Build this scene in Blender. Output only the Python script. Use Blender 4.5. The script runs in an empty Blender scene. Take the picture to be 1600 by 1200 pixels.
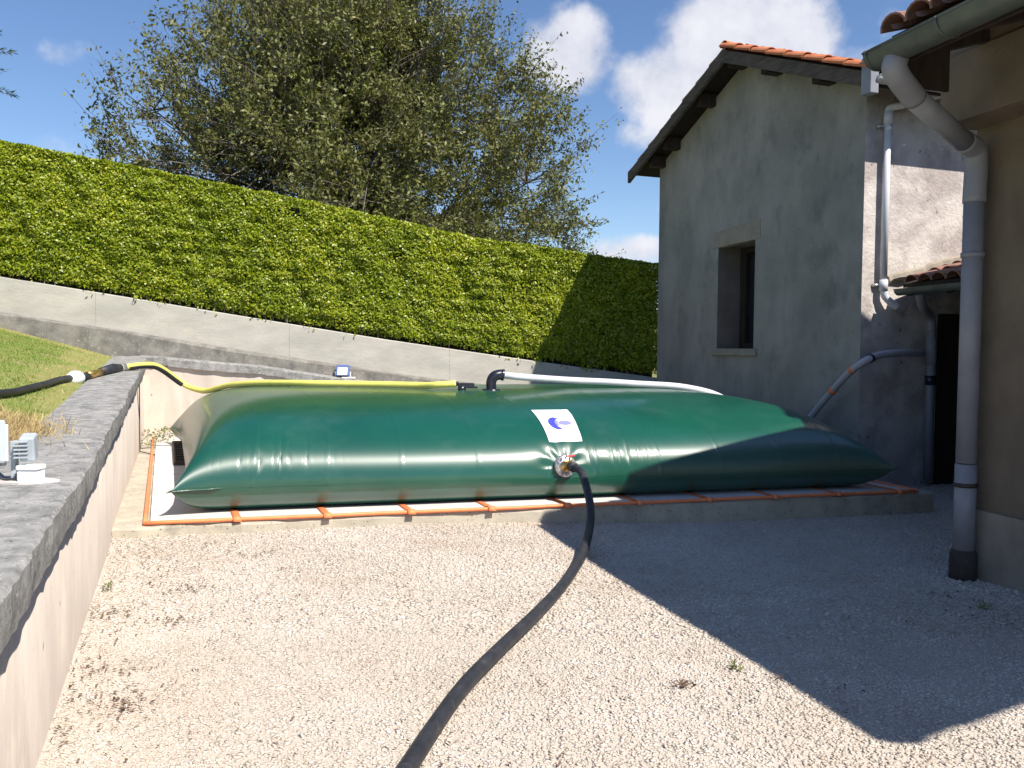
import bpy, math, random
import numpy as np
from mathutils import Vector, Matrix
random.seed(7); rng = np.random.default_rng(7)
S = bpy.context.scene; COL = S.collection
R = math.radians

# ------------------------------------------------------------------ camera
cam = bpy.data.cameras.new('camera'); cam.lens = 29.25; cam.sensor_width = 36; cam.clip_end = 2000
co = bpy.data.objects.new('camera', cam); COL.objects.link(co)
pt = math.atan(55/1300); th = .008
F = Vector((0, math.cos(pt), -math.sin(pt))); U = Vector((0, math.sin(pt), math.cos(pt))); X = Vector((1, 0, 0))
Rv = math.cos(th)*X + math.sin(th)*U; Uv = -math.sin(th)*X + math.cos(th)*U
m = Matrix((Rv, Uv, -F)).transposed().to_4x4(); m.translation = (0, 0, 1.6)
co.matrix_world = m; S.camera = co

# ------------------------------------------------------------------ sun and sky
SUN = Vector((.981, -1.0, 1.72)).normalized()          # towards the sun
sl = bpy.data.lights.new('sun', 'SUN'); sl.energy = 5.0; sl.angle = R(.5); sl.color = (1, .93, .83)
so = bpy.data.objects.new('sun', sl); COL.objects.link(so)
so.rotation_euler = SUN.to_track_quat('Z', 'Y').to_euler()
W = bpy.data.worlds.new('World'); S.world = W; W.use_nodes = True
wn = W.node_tree.nodes; wl = W.node_tree.links; wn.clear()
def WN(t, **k):
    n = wn.new(t)
    for a, b in k.items(): setattr(n, a, b)
    return n
sky = WN('ShaderNodeTexSky', sky_type='NISHITA', sun_disc=False)
sky.sun_elevation = math.asin(SUN.z); sky.sun_rotation = math.atan2(SUN.x, SUN.y)
sky.altitude = 300; sky.air_density = 1.0; sky.dust_density = .25; sky.ozone_density = 2.0
tc = WN('ShaderNodeTexCoord')
SKYK = .092
bg = WN('ShaderNodeBackground'); bg.inputs['Strength'].default_value = SKYK
hs = WN('ShaderNodeHueSaturation'); hs.inputs['Saturation'].default_value = 1.12; hs.inputs['Hue'].default_value = .506; wl.new(sky.outputs[0], hs.inputs['Color']); wl.new(hs.outputs[0], bg.inputs[0])
def wmath(op, a, b=None, c=None):
    n = WN('ShaderNodeMath', operation=op)
    for i, v in enumerate((a, b, c)):
        if v is None: continue
        if isinstance(v, (int, float)): n.inputs[i].default_value = v
        else: wl.new(v, n.inputs[i])
    return n.outputs[0]
def cloud_dir(x, y): return (F + Rv*((x-800)/1300) - Uv*((y-600)/1300)).normalized()
# (x, y) only name bearings in the sky; radii are angles
blobs = [(1140, 62, 115, 95, 1.15), (1062, 130, 85, 75, 1.05), (1230, 60, 78, 62, 1.05), (1000, 125, 62, 50, .8), (1110, 170, 110, 60, .8),
         (893, 85, 68, 62, 1.05), (840, 98, 45, 32, .62), (940, 95, 45, 45, .6), (110, 84, 55, 22, .42), (1003, 212, 60, 26, .5),
         (985, 395, 130, 26, .75), (1385, 28, 30, 30, .45), (700, 12, 40, 25, .5), (1310, 95, 60, 30, .5), (870, 12, 30, 20, .4),
         (-300, 150, 160, 70, .9), (1900, 260, 220, 70, .9), (-700, 420, 300, 60, .8), (2400, 60, 200, 90, .9)]
acc = None
for (bx, by, rx, ry, wgt) in blobs:
    c = cloud_dir(bx, by)
    e1 = Vector((c.y, -c.x, 0)).normalized(); e2 = e1.cross(c)
    sub = WN('ShaderNodeVectorMath', operation='SUBTRACT'); wl.new(tc.outputs['Generated'], sub.inputs[0]); sub.inputs[1].default_value = c
    def dt(e, r):
        n = WN('ShaderNodeVectorMath', operation='DOT_PRODUCT'); wl.new(sub.outputs[0], n.inputs[0]); n.inputs[1].default_value = e*(1300/r)
        return wmath('POWER', wmath('ABSOLUTE', n.outputs['Value']), 2)
    far = WN('ShaderNodeVectorMath', operation='DOT_PRODUCT'); wl.new(sub.outputs[0], far.inputs[0]); far.inputs[1].default_value = c*3
    d = wmath('ADD', wmath('ADD', dt(e1, rx*1.25), dt(e2, ry*1.25)), wmath('POWER', wmath('ABSOLUTE', far.outputs['Value']), 2))
    b = wmath('MULTIPLY', wmath('MAXIMUM', wmath('SUBTRACT', 1, d), 0), wgt)
    acc = b if acc is None else wmath('MAXIMUM', acc, b)
nz = WN('ShaderNodeTexNoise'); nz.inputs['Scale'].default_value = 11; nz.inputs['Detail'].default_value = 9; nz.inputs['Roughness'].default_value = .58
wl.new(tc.outputs['Generated'], nz.inputs['Vector'])
nb = WN('ShaderNodeTexNoise'); nb.inputs['Scale'].default_value = 3.2; nb.inputs['Detail'].default_value = 3
wl.new(tc.outputs['Generated'], nb.inputs['Vector'])
dens = wmath('ADD', wmath('ADD', acc, wmath('MULTIPLY', wmath('SUBTRACT', nz.outputs[0], .5), 2.2)), wmath('MULTIPLY', wmath('SUBTRACT', nb.outputs[0], .62), .5))
cm = WN('ShaderNodeMapRange', interpolation_type='SMOOTHSTEP'); wl.new(dens, cm.inputs[0]); cm.inputs[1].default_value = .16; cm.inputs[2].default_value = .88
cr = WN('ShaderNodeMapRange'); wl.new(nz.outputs[0], cr.inputs[0]); cr.inputs[1].default_value = .35; cr.inputs[2].default_value = .65
cmix = WN('ShaderNodeMix', data_type='RGBA'); wl.new(cr.outputs[0], cmix.inputs['Factor'])
cmix.inputs['A'].default_value = (.62, .66, .80, 1); cmix.inputs['B'].default_value = (.92, .93, 1.0, 1)
bgc = WN('ShaderNodeBackground'); wl.new(cmix.outputs['Result'], bgc.inputs[0]); bgc.inputs[1].default_value = .58
mx = WN('ShaderNodeMixShader'); wl.new(cm.outputs[0], mx.inputs[0]); wl.new(bg.outputs[0], mx.inputs[1]); wl.new(bgc.outputs[0], mx.inputs[2])
wo = WN('ShaderNodeOutputWorld'); wl.new(mx.outputs[0], wo.inputs[0])
S.view_settings.view_transform = 'Standard'; S.view_settings.look = 'None'; S.view_settings.gamma = 1
S.view_settings.use_curve_mapping = False; S.view_settings.exposure = 0.72
S.render.engine = 'CYCLES'; S.cycles.max_bounces = 6; S.cycles.diffuse_bounces = 3; S.cycles.glossy_bounces = 3

# ------------------------------------------------------------------ materials
def mat(name, c1, c2=None, rough=.85, scale=6, detail=6, spread=(.35, .65), stain=None, bump=0, bscale=40, bump2=0, b2scale=8,
        spec=.3, metal=0, coat=0, coatr=.1, vec=(1, 1, 1), rnd=None, trans=0, cracks=None, flecks=None, streak=None):
    M = bpy.data.materials.new(name); M.use_nodes = True; nt = M.node_tree; n = nt.nodes; l = nt.links
    p = n['Principled BSDF']; tcn = n.new('ShaderNodeTexCoord'); mp = n.new('ShaderNodeMapping'); mp.inputs['Scale'].default_value = vec
    l.new(tcn.outputs['Object'], mp.inputs[0]); V = mp.outputs[0]
    def noise(sc, de=6, ro=.6):
        t = n.new('ShaderNodeTexNoise'); t.inputs['Scale'].default_value = sc; t.inputs['Detail'].default_value = de; t.inputs['Roughness'].default_value = ro
        l.new(V, t.inputs['Vector']); return t.outputs[0]
    def rng_(v, a, b, lo=0, hi=1):
        t = n.new('ShaderNodeMapRange'); l.new(v, t.inputs[0]); t.inputs[1].default_value = a; t.inputs[2].default_value = b
        t.inputs[3].default_value = lo; t.inputs[4].default_value = hi; return t.outputs[0]
    def mix(fac, a, b):
        t = n.new('ShaderNodeMix'); t.data_type = 'RGBA'; l.new(fac, t.inputs['Factor'])
        for k, v in (('A', a), ('B', b)):
            if isinstance(v, tuple): t.inputs[k].default_value = (*v[:3], 1)
            else: l.new(v, t.inputs[k])
        return t.outputs['Result']
    if c2 is None: c2 = tuple(x*.85 for x in c1)
    col = mix(rng_(noise(scale, detail), *spread), c1, c2)
    if stain:                                              # (colour, scale, lo, hi, max)
        for (sc_, ss, lo, hi, mxv) in (stain if isinstance(stain, list) else [stain]):
            col = mix(rng_(noise(ss, 5, .65), lo, hi, 0, mxv), col, sc_)
    if streak:                                             # rain streaks: (colour, strength)
        sm = n.new('ShaderNodeMapping'); sm.inputs['Scale'].default_value = (3.2, 3.2, .8); l.new(tcn.outputs['Object'], sm.inputs[0]); st_ = n.new('ShaderNodeTexNoise'); st_.inputs['Detail'].default_value = 6; st_.inputs['Scale'].default_value = 1.6; l.new(sm.outputs[0], st_.inputs['Vector'])
        col = mix(rng_(st_.outputs[0], .50, .72, 0, streak[1]), col, streak[0])
    if flecks:                                             # (colour, scale, size, amount)
        for (fc, fs, fz) in flecks:
            v = n.new('ShaderNodeTexNoise'); v.inputs['Scale'].default_value = fs; v.inputs['Detail'].default_value = 2; l.new(V, v.inputs['Vector'])
            col = mix(rng_(v.outputs[0], fz, fz+.06), col, fc)
    if cracks:
        v = n.new('ShaderNodeTexVoronoi'); v.feature = 'DISTANCE_TO_EDGE'; v.inputs['Scale'].default_value = cracks[0]; l.new(V, v.inputs['Vector'])
        col = mix(rng_(v.outputs[0], 0, cracks[1], cracks[2], 0), col, (.06, .055, .05))
    if rnd:                                                # other colours per island
        g = n.new('ShaderNodeNewGeometry'); rp = n.new('ShaderNodeValToRGB'); l.new(g.outputs['Random Per Island'], rp.inputs[0])
        e = rp.color_ramp.elements
        e[0].color = (*rnd[0], 1); e[1].color = (*rnd[-1], 1)
        for i, c in enumerate(rnd[1:-1]): q = e.new((i+1)/(len(rnd)-1)); q.color = (*c, 1)
        big = n.new('ShaderNodeMix'); big.data_type = 'RGBA'; big.blend_type = 'MULTIPLY'; big.inputs['Factor'].default_value = 1
        l.new(rp.outputs[0], big.inputs['A']); l.new(col, big.inputs['B']); col = big.outputs['Result']
    l.new(col, p.inputs['Base Color'])
    p.inputs['Roughness'].default_value = rough; p.inputs['Specular IOR Level'].default_value = spec; p.inputs['Metallic'].default_value = metal
    p.inputs['Coat Weight'].default_value = coat; p.inputs['Coat Roughness'].default_value = coatr
    nrm = None
    for (st, sc) in ((bump2, b2scale), (bump, bscale)):
        if st:
            bn = n.new('ShaderNodeBump'); bn.inputs['Strength'].default_value = 1; bn.inputs['Distance'].default_value = st
            l.new(noise(sc, 8, .62), bn.inputs['Height'])
            if nrm: l.new(nrm, bn.inputs['Normal'])
            nrm = bn.outputs[0]
    if nrm: l.new(nrm, p.inputs['Normal']); l.new(nrm, p.inputs['Coat Normal'])
    if trans:
        tr = n.new('ShaderNodeBsdfTranslucent'); l.new(col, tr.inputs[0]); ms = n.new('ShaderNodeMixShader'); ms.inputs[0].default_value = trans
        l.new(p.outputs[0], ms.inputs[1]); l.new(tr.outputs[0], ms.inputs[2]); l.new(ms.outputs[0], n['Material Output'].inputs[0])
    return M
M = {}
M['gravel_bed'] = mat('gravel_bed', (.54, .485, .42), (.44, .39, .335), scale=60, bump=.008, bscale=70, stain=[((.17, .13, .10), 1.7, .62, .74, .5)])
M['stone'] = mat('stone', (1, 1, 1), (.82, .80, .76), scale=.9, rough=.8, rnd=[(.60, .535, .475), (.64, .58, .52), (.54, .475, .415), (.68, .63, .58), (.58, .52, .455), (.47, .41, .355), (.63, .57, .51)],
                 stain=[((.80, .72, .65), 1.0, .50, .66, .7), ((1.12, 1.1, 1.08), .8, .54, .68, .8), ((.50, .43, .38), 2.1, .68, .80, .6)])
M['apron'] = mat('apron', (.46, .42, .34), (.34, .31, .25), scale=5, bump=.004, bscale=60, stain=((.16, .15, .12), 3, .58, .75, .7), flecks=[((.15, .14, .11), 40, .66)])
M['render_wall'] = mat('render_wall', (.60, .52, .455), (.49, .425, .37), scale=2.2, vec=(1, 1, .5), bump=.003, bscale=70, bump2=.006, b2scale=9,
                       stain=[((.36, .31, .26), 6, .62, .78, .6), ((.70, .60, .48), 3, .58, .70, .6)], streak=((.40, .34, .29), .35), flecks=[((.25, .22, .19), 22, .72)])
M['coping'] = mat('coping', (.33, .325, .315), (.18, .178, .172), scale=9, rough=.95, bump=.006, bscale=45, bump2=.01, b2scale=10, detail=10,
                  stain=[((.07, .07, .066), 7, .55, .7, .7)], flecks=[((.42, .41, .38), 38, .64), ((.05, .05, .045), 60, .66)])
M['concrete'] = mat('concrete', (.45, .43, .385), (.36, .345, .31), scale=1.6, vec=(1, 1, 2.5), bump=.003, bscale=60, bump2=.004, b2scale=12,
                    stain=[((.30, .28, .24), 4, .62, .80, .6), ((.62, .55, .40), 1.1, .6, .72, .5)])
M['old_concrete'] = mat('old_concrete', (.24, .225, .20), (.13, .125, .115), scale=5, bump=.008, bscale=40, flecks=[((.38, .36, .32), 30, .66)])
M['plaster'] = mat('plaster', (.32, .30, .28), (.23, .22, .205), scale=1.3, detail=9, spread=(.38, .62), bump=.005, bscale=55, bump2=.014, b2scale=6,
                   stain=[((.13, .13, .127), 2.1, .55, .75, .75), ((.33, .31, .27), .8, .58, .68, .6)], vec=(1, 1, .7), rough=.95, streak=((.16, .155, .145), .25), flecks=[((.10, .10, .095), 26, .70), ((.36, .35, .32), 20, .71)])
M['rough_cast_lit'] = mat('rough_cast_lit', (.56, .52, .49), (.38, .34, .325), scale=2.2, detail=9, spread=(.40, .58), bump=.012, bscale=22, bump2=.012, b2scale=6,
                   stain=[((.24, .21, .20), 4, .60, .72, .7)], rough=.95, flecks=[((.10, .09, .085), 16, .70)])  # same house plaster, coarser, and coloured lighter because this side is sunlit
M['quoin'] = mat('quoin', (.31, .275, .225), (.25, .22, .18), scale=5, bump=.003, bscale=60)
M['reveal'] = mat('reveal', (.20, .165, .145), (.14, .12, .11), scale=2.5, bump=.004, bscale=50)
M['house_wall'] = mat('house_wall', (.19, .15, .11), (.145, .115, .085), scale=2, streak=((.10, .08, .065), .5), bump=.006, bscale=45, stain=((.12, .10, .085), 3, .6, .75, .6))
M['plinth'] = mat('plinth', (.30, .27, .22), (.23, .205, .17), scale=3, streak=((.15, .13, .11), .5), bump=.006, bscale=45, stain=((.15, .13, .11), 4, .6, .75, .6))
M['timber'] = mat('timber', (.115, .095, .08), (.055, .046, .042), scale=4, vec=(1, 1, 6), bump=.004, bscale=30)
M['dark_timber'] = mat('dark_timber', (.045, .032, .026), (.025, .018, .016), scale=5, vec=(4, 4, .6), bump=.003, bscale=20)
M['tile'] = mat('tile', (.56, .20, .09), (.42, .135, .065), scale=5, rough=.9, bump=.004, bscale=60, stain=((.22, .15, .11), 9, .6, .75, .6))
M['old_tile'] = mat('old_tile', (.33, .17, .13), (.20, .11, .09), scale=6, rough=.95, bump=.005, bscale=50, stain=((.10, .08, .07), 8, .55, .7, .75))
M['zinc'] = mat('zinc', (.105, .125, .11), (.065, .078, .07), scale=4, rough=.5, metal=.35, spec=.5, stain=((.06, .065, .06), 6, .58, .72, .6))
M['zinc_light'] = mat('zinc_light', (.50, .52, .54), (.40, .42, .44), scale=6, rough=.5, spec=.5)
M['pvc_grey'] = mat('pvc_grey', (.25, .255, .29), (.205, .21, .24), scale=5, rough=.45, spec=.4, stain=((.15, .15, .16), 4, .62, .8, .5))
M['pvc_white'] = mat('pvc_white', (.62, .63, .68), (.54, .55, .60), scale=5, rough=.4, spec=.45)
M['hose_grey'] = mat('hose_grey', (.42, .42, .47), (.36, .36, .41), scale=5, rough=.45)
M['black_rubber'] = mat('black_rubber', (.030, .032, .040), (.016, .017, .022), scale=8, rough=.52, spec=.4, stain=((.11, .10, .09), 14, .55, .75, .5), bump=.002, bscale=50)
M['black_plastic'] = mat('black_plastic', (.018, .02, .035), (.012, .013, .022), scale=8, rough=.25, spec=.6)
M['yellow_hose'] = mat('yellow_hose', (.72, .68, .16), (.64, .60, .14), scale=8, rough=.4, spec=.5)
M['brass'] = mat('brass', (.75, .50, .16), (.60, .38, .12), scale=20, rough=.3, metal=.9)
M['steel'] = mat('steel', (.62, .60, .60), (.45, .44, .45), scale=25, rough=.35, metal=.75)
M['red'] = mat('red', (.62, .03, .07), (.5, .03, .06), scale=10, rough=.4)
M['orange'] = mat('orange', (.88, .27, .11), (.80, .22, .085), scale=7, rough=.5, stain=((.55, .22, .12), 5, .6, .8, .5))
M['board'] = mat('board', (.66, .61, .58), (.56, .52, .49), scale=3, rough=.6, bump=.001, bscale=50, stain=((.50, .42, .36), 3, .64, .8, .45))
M['white_label'] = mat('white_label', (.85, .86, .88), (.82, .83, .86), rough=.45)
M['blue_print'] = mat('blue_print', (.05, .06, .38), (.06, .07, .40), rough=.5)
M['pale_print'] = mat('pale_print', (.22, .22, .55), (.24, .24, .57), rough=.5)
M['lamp_grey'] = mat('lamp_grey', (.42, .46, .50), (.36, .40, .44), rough=.45, scale=6)
M['lamp_white'] = mat('lamp_white', (.80, .82, .84), (.72, .74, .77), rough=.4, scale=6)
M['lamp_blue'] = mat('lamp_blue', (.12, .16, .38), (.10, .14, .32), rough=.4)
M['glass'] = mat('glass', (.75, .78, .82), (.7, .74, .8), rough=.12, spec=.6)
M['dark_glass'] = mat('dark_glass', (.02, .02, .025), (.015, .015, .02), rough=.15, spec=.6)
M['soil'] = mat('soil', (.10, .075, .05), (.06, .045, .03), scale=8, bump=.02, bscale=20)
M['lawn_soil'] = mat('lawn_soil', (.17, .22, .045), (.26, .25, .09), scale=1.5, bump=.01, bscale=60, stain=((.34, .27, .14), 1.2, .56, .7, .8))
M['grass'] = mat('grass', (1, 1, 1), (.75, .8, .6), scale=1.2, rough=.6, rnd=[(.16, .27, .03), (.22, .33, .05), (.12, .21, .03), (.30, .36, .09)], trans=.3)
M['straw'] = mat('straw', (1, 1, 1), (.8, .75, .65), scale=3, rough=.7, rnd=[(.52, .40, .19), (.62, .50, .27), (.38, .27, .12), (.56, .46, .26)], trans=.2)
M['hedge_leaf'] = mat('hedge_leaf', (1, 1, 1), (.66, .74, .6), scale=1.1, rough=.42, spec=.5,
                      rnd=[(.21, .29, .006), (.36, .42, .012), (.27, .36, .008), (.48, .50, .03), (.11, .18, .008), (.38, .42, .02), (.50, .46, .09)], trans=.28)
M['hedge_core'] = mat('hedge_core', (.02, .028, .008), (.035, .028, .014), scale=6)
M['tree_leaf'] = mat('tree_leaf', (1, 1, 1), (.75, .72, .70), scale=.5, rough=.5, spec=.35,
                     rnd=[(.14, .17, .03), (.19, .21, .045), (.16, .17, .05), (.10, .13, .03), (.23, .22, .08), (.17, .19, .055)], trans=.25)
M['bark'] = mat('bark', (.17, .15, .13), (.09, .075, .065), scale=3, vec=(1, 1, .3), bump=.02, bscale=10)
M['needle'] = mat('needle', (.035, .06, .04), (.05, .08, .05), scale=4, rough=.6)
M['dead_leaf'] = mat('dead_leaf', (1, 1, 1), (.8, .8, .8), scale=4, rnd=[(.10, .06, .04), (.16, .09, .06), (.07, .05, .04), (.2, .14, .09)])
M['weed'] = mat('weed', (.12, .16, .05), (.2, .2, .08), scale=9, trans=.2)
M['iron'] = mat('iron', (.06, .05, .045), (.035, .03, .028), scale=12, rough=.7, spec=.3)
# green tarpaulin: glossy coated fabric, a faint weave and weld marks
M['tarp'] = TP = mat('tarp', (.003, .074, .043), (.003, .060, .037), scale=1.2, rough=.54, spec=.9, coat=.55, coatr=.16, stain=((.03, .10, .07), 2.2, .5, .8, .6), bump=.0003, bscale=120)
_n = TP.node_tree.nodes; _t = _n.new('ShaderNodeCombineXYZ'); _t.inputs[0].default_value = .973; _t.inputs[1].default_value = .245
TP.node_tree.links.new(_t.outputs[0], _n['Principled BSDF'].inputs['Tangent']); _n['Principled BSDF'].inputs['IOR'].default_value = 1.6; _n['Principled BSDF'].inputs['Anisotropic'].default_value = .9   # drawn, taut coated cloth
TP.node_tree.nodes['Principled BSDF'].inputs['Coat IOR'].default_value = 1.7
M['hill'] = mat('hill', (.12, .15, .05), (.18, .17, .07), scale=.05, bump=.05, bscale=.5)

# ------------------------------------------------------------------ builders
def tag(o, label=None, cat=None, group=None, kind=None):
    if label: o['label'] = label
    if cat: o['category'] = cat
    if group: o['group'] = group
    if kind: o['kind'] = kind
    return o
def empty(name, loc, label, cat, group=None):
    o = bpy.data.objects.new(name, None); COL.objects.link(o); o.location = loc; o.empty_display_size = .2
    return tag(o, label, cat, group)
def wloc(o):
    v = Vector((0, 0, 0))
    while o: v += o.location; o = o.parent
    return v
def link(name, me, parent=None, loc=(0, 0, 0)):
    o = bpy.data.objects.new(name, me); COL.objects.link(o); o.location = loc
    if parent: o.parent = parent
    return o
class MB:
    def __init__(s): s.v = []; s.f = []
    def add(s, vs, fs):
        k = len(s.v); s.v += [tuple(p) for p in vs]; s.f += [tuple(i+k for i in f) for f in fs]; return s
    def hexa(s, b, t):                                     # four bottom and four top points
        return s.add(list(b)+list(t), [(3, 2, 1, 0), (4, 5, 6, 7), (0, 1, 5, 4), (1, 2, 6, 5), (2, 3, 7, 6), (3, 0, 4, 7)])
    def prism(s, pts, off):                                # polygon pushed along a vector
        n = len(pts); q = [tuple(Vector(p)+Vector(off)) for p in pts]
        return s.add(list(pts)+q, [tuple(range(n))[::-1], tuple(range(n, 2*n))]+[(i, (i+1) % n, (i+1) % n+n, i+n) for i in range(n)])
    def tube(s, pts, r, seg=12, caps=True):
        pts = [Vector(p) for p in pts]; n = len(pts); rs = r if isinstance(r, (list, tuple)) else [r]*n; k = len(s.v)
        prev = None
        for i, p in enumerate(pts):
            t = (pts[min(i+1, n-1)]-pts[max(i-1, 0)]).normalized()
            if prev is None: a = t.orthogonal().normalized()
            else: a = (prev - t*prev.dot(t)).normalized()
            prev = a; b = t.cross(a)
            for j in range(seg):
                an = 2*math.pi*j/seg; s.v.append(tuple(p + (a*math.cos(an)+b*math.sin(an))*rs[i]))
        for i in range(n-1):
            for j in range(seg): s.f.append((k+i*seg+j, k+i*seg+(j+1) % seg, k+(i+1)*seg+(j+1) % seg, k+(i+1)*seg+j))
        if caps: s.f.append(tuple(k+j for j in range(seg))[::-1]); s.f.append(tuple(k+(n-1)*seg+j for j in range(seg)))
        return s
    def grid(s, P):                                        # P[i][j]
        a = len(P); b = len(P[0]); k = len(s.v)
        for r_ in P: s.v += [tuple(p) for p in r_]
        for i in range(a-1):
            for j in range(b-1): s.f.append((k+i*b+j, k+i*b+j+1, k+(i+1)*b+j+1, k+(i+1)*b+j))
        return s
    def build(s, name, m_, parent=None, smooth=False, bevel=0):
        o0 = wloc(parent) if parent else Vector((0, 0, 0))
        me = bpy.data.meshes.new(name); me.from_pydata([tuple(Vector(p)-o0) for p in s.v], [], s.f); me.materials.append(M[m_]); me.update()
        if smooth:
            for p in me.polygons: p.use_smooth = True
        o = link(name, me, parent)
        if bevel:
            b = o.modifiers.new('bevel', 'BEVEL'); b.width = bevel; b.segments = 2; b.limit_method = 'ANGLE'
        return o
def smooth_path(pts, n=8):
    pts = [Vector(p) for p in pts]; out = []
    P = [2*pts[0]-pts[1]]+pts+[2*pts[-1]-pts[-2]]
    for i in range(1, len(P)-2):
        for k in range(n):
            t = k/n; a, b, c, d = P[i-1:i+3]
            out.append(.5*((2*b)+(c-a)*t+(2*a-5*b+4*c-d)*t*t+(3*b-a-3*c+d)*t**3))
    return out+[pts[-1]]
class Frame:                                               # a runs along the heading, b to its right
    def __init__(s, ox, oy, deg): s.o = Vector((ox, oy)); s.a = Vector((math.sin(R(deg)), math.cos(R(deg)))); s.b = Vector((s.a.y, -s.a.x))
    def __call__(s, a, b, z): p = s.o+s.a*a+s.b*b; return (p.x, p.y, z)
    def box(s, mb, a0, a1, b0, b1, z0, z1):
        return mb.hexa([s(a0, b0, z0), s(a0, b1, z0), s(a1, b1, z0), s(a1, b0, z0)], [s(a0, b0, z1), s(a0, b1, z1), s(a1, b1, z1), s(a1, b0, z1)])
def soup(name, V, faces_per, m_, parent=None, kind='stuff', smooth=False):
    """V: (n, k, 3) vertices of n little pieces, faces_per: list of index tuples (equal length) within a piece"""
    n, k, _ = V.shape; o0 = np.array(wloc(parent)) if parent else np.zeros(3)
    F_ = np.array(faces_per); fn, fl = F_.shape
    idx = (F_[None]+np.arange(n)[:, None, None]*k).reshape(-1)
    me = bpy.data.meshes.new(name); me.vertices.add(n*k); me.vertices.foreach_set('co', (V-o0).reshape(-1).astype(np.float32))
    me.loops.add(len(idx)); me.loops.foreach_set('vertex_index', idx.astype(np.int32))
    me.polygons.add(n*fn); me.polygons.foreach_set('loop_start', (np.arange(n*fn)*fl).astype(np.int32)); me.polygons.foreach_set('loop_total', np.full(n*fn, fl, np.int32))
    if smooth: me.polygons.foreach_set('use_smooth', np.ones(n*fn, bool))
    me.update(calc_edges=True); me.materials.append(M[m_])
    o = link(name, me, parent)
    if kind: o['kind'] = kind
    return o
def leaves(P, D, N, L, Wd, fold=.25):
    """diamond leaves: centre P, direction D, normal N, length L, width Wd (arrays)"""
    D = D/np.linalg.norm(D, axis=1, keepdims=True); N = N - D*(N*D).sum(1, keepdims=True); N /= np.linalg.norm(N, axis=1, keepdims=True)+1e-9
    B = np.cross(D, N); L = L[:, None]; Wd = Wd[:, None]
    return np.stack([P-D*L/2, P+B*Wd/2-D*L*.05+N*Wd*fold, P+D*L/2, P-B*Wd/2-D*L*.05+N*Wd*fold], 1)
def rdir(n): v = rng.normal(size=(n, 3)); return v/np.linalg.norm(v, axis=1, keepdims=True)
def vnoise(x, y, s=1.0, seed=0):
    r_ = np.random.default_rng(seed); out = 0
    for k in range(6):
        a = r_.uniform(0, 6.28, 2); f = s*(1.0+.7*k); ph = r_.uniform(0, 6.28)
        out = out + np.sin(x*f*math.cos(a[0])+y*f*math.sin(a[0])+ph)*np.sin(x*f*.7*math.cos(a[1])+y*f*.7*math.sin(a[1])+ph*1.7)/(1+.6*k)
    return out/2.2

# ------------------------------------------------------------------ heights of the place
def sstep(x, a, b): t = np.clip((x-a)/(b-a), 0, 1); return t*t*(3-2*t)
def ground_z(x, y): return -.13*sstep(np.asarray(x, float), -1.5, 3)*sstep(np.asarray(y, float), 3.5, 7.5)+.006*vnoise(np.asarray(x, float), np.asarray(y, float), 1.6, 3)
WA = np.array([-1.82, 3.16]); WB = np.array([-6.08, 13.73]); WD = (WB-WA)/np.linalg.norm(WB-WA); WNn = np.array([-WD[1], WD[0]])   # inner face, normal into the lawn
def wx(y): return WA[0]+(y-WA[1])*WD[0]/WD[1]
def wtop(y): return float(np.interp(y, [-4, 2, 4, 6.1, 8, 10.2, 13.73], [.88, .90, .925, 1.005, 1.10, 1.225, 1.43]))
wtopv = lambda y: np.interp(y, [-4, 2, 4, 6.1, 8, 10.2, 13.73], [.88, .90, .925, 1.005, 1.10, 1.225, 1.43])
def lawn_z(x, y):
    d = np.maximum(0, (wx(y)-x)*WD[1]-.45); return wtopv(y)-.03+.30*d-.006*d*d+.012*vnoise(x, y, 2.0, 5)

# ------------------------------------------------------------------ ground
def sheet(name, xs, ys, zf, m_, keep=None):
    Xg, Yg = np.meshgrid(xs, ys); Z = zf(Xg, Yg)
    mb = MB(); b = len(xs); mb.v = [tuple(p) for p in np.stack([Xg, Yg, Z], 2).reshape(-1, 3)]
    for i in range(len(ys)-1):
        for j in range(b-1):
            if keep is None or keep(.5*(xs[j]+xs[j+1]), .5*(ys[i]+ys[i+1])): mb.f.append((i*b+j, i*b+j+1, (i+1)*b+j+1, (i+1)*b+j))
    o = mb.build(name, m_, None, True); tag(o, kind='structure'); return o
def terrain(x, y):
    h = -.5+.0*x
    h = h+3.2*sstep(y, 15.5, 24)*1+.02*np.maximum(0, y-24)*0
    return h
sheet('ground', np.concatenate([[-900, -300, -100, -40], np.linspace(-20, 14, 18), [40, 100, 300, 900]]), np.concatenate([[-900, -200, -40, -10], np.linspace(0, 30, 21), [60, 150, 400, 1200]]), terrain, 'hill')
sheet('gravel_yard', np.linspace(-4.5, 10, 90), np.linspace(-4, 16, 120), ground_z, 'gravel_bed', keep=lambda x, y: x > wx(y)-.1)

# pad corners
PFL = Vector((-3.06, 6.98)); PFR = Vector((4.32, 8.90)); PBL = Vector((-5.78, 13.46)); PBR = Vector((2.15, 15.1))
def padp(u, v, z): p = (PFL*(1-u)+PFR*u)*(1-v)+(PBL*(1-u)+PBR*u)*v; return (p.x, p.y, z)
fd = (PFR-PFL).normalized(); fn_ = Vector((fd.y, -fd.x))
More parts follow.
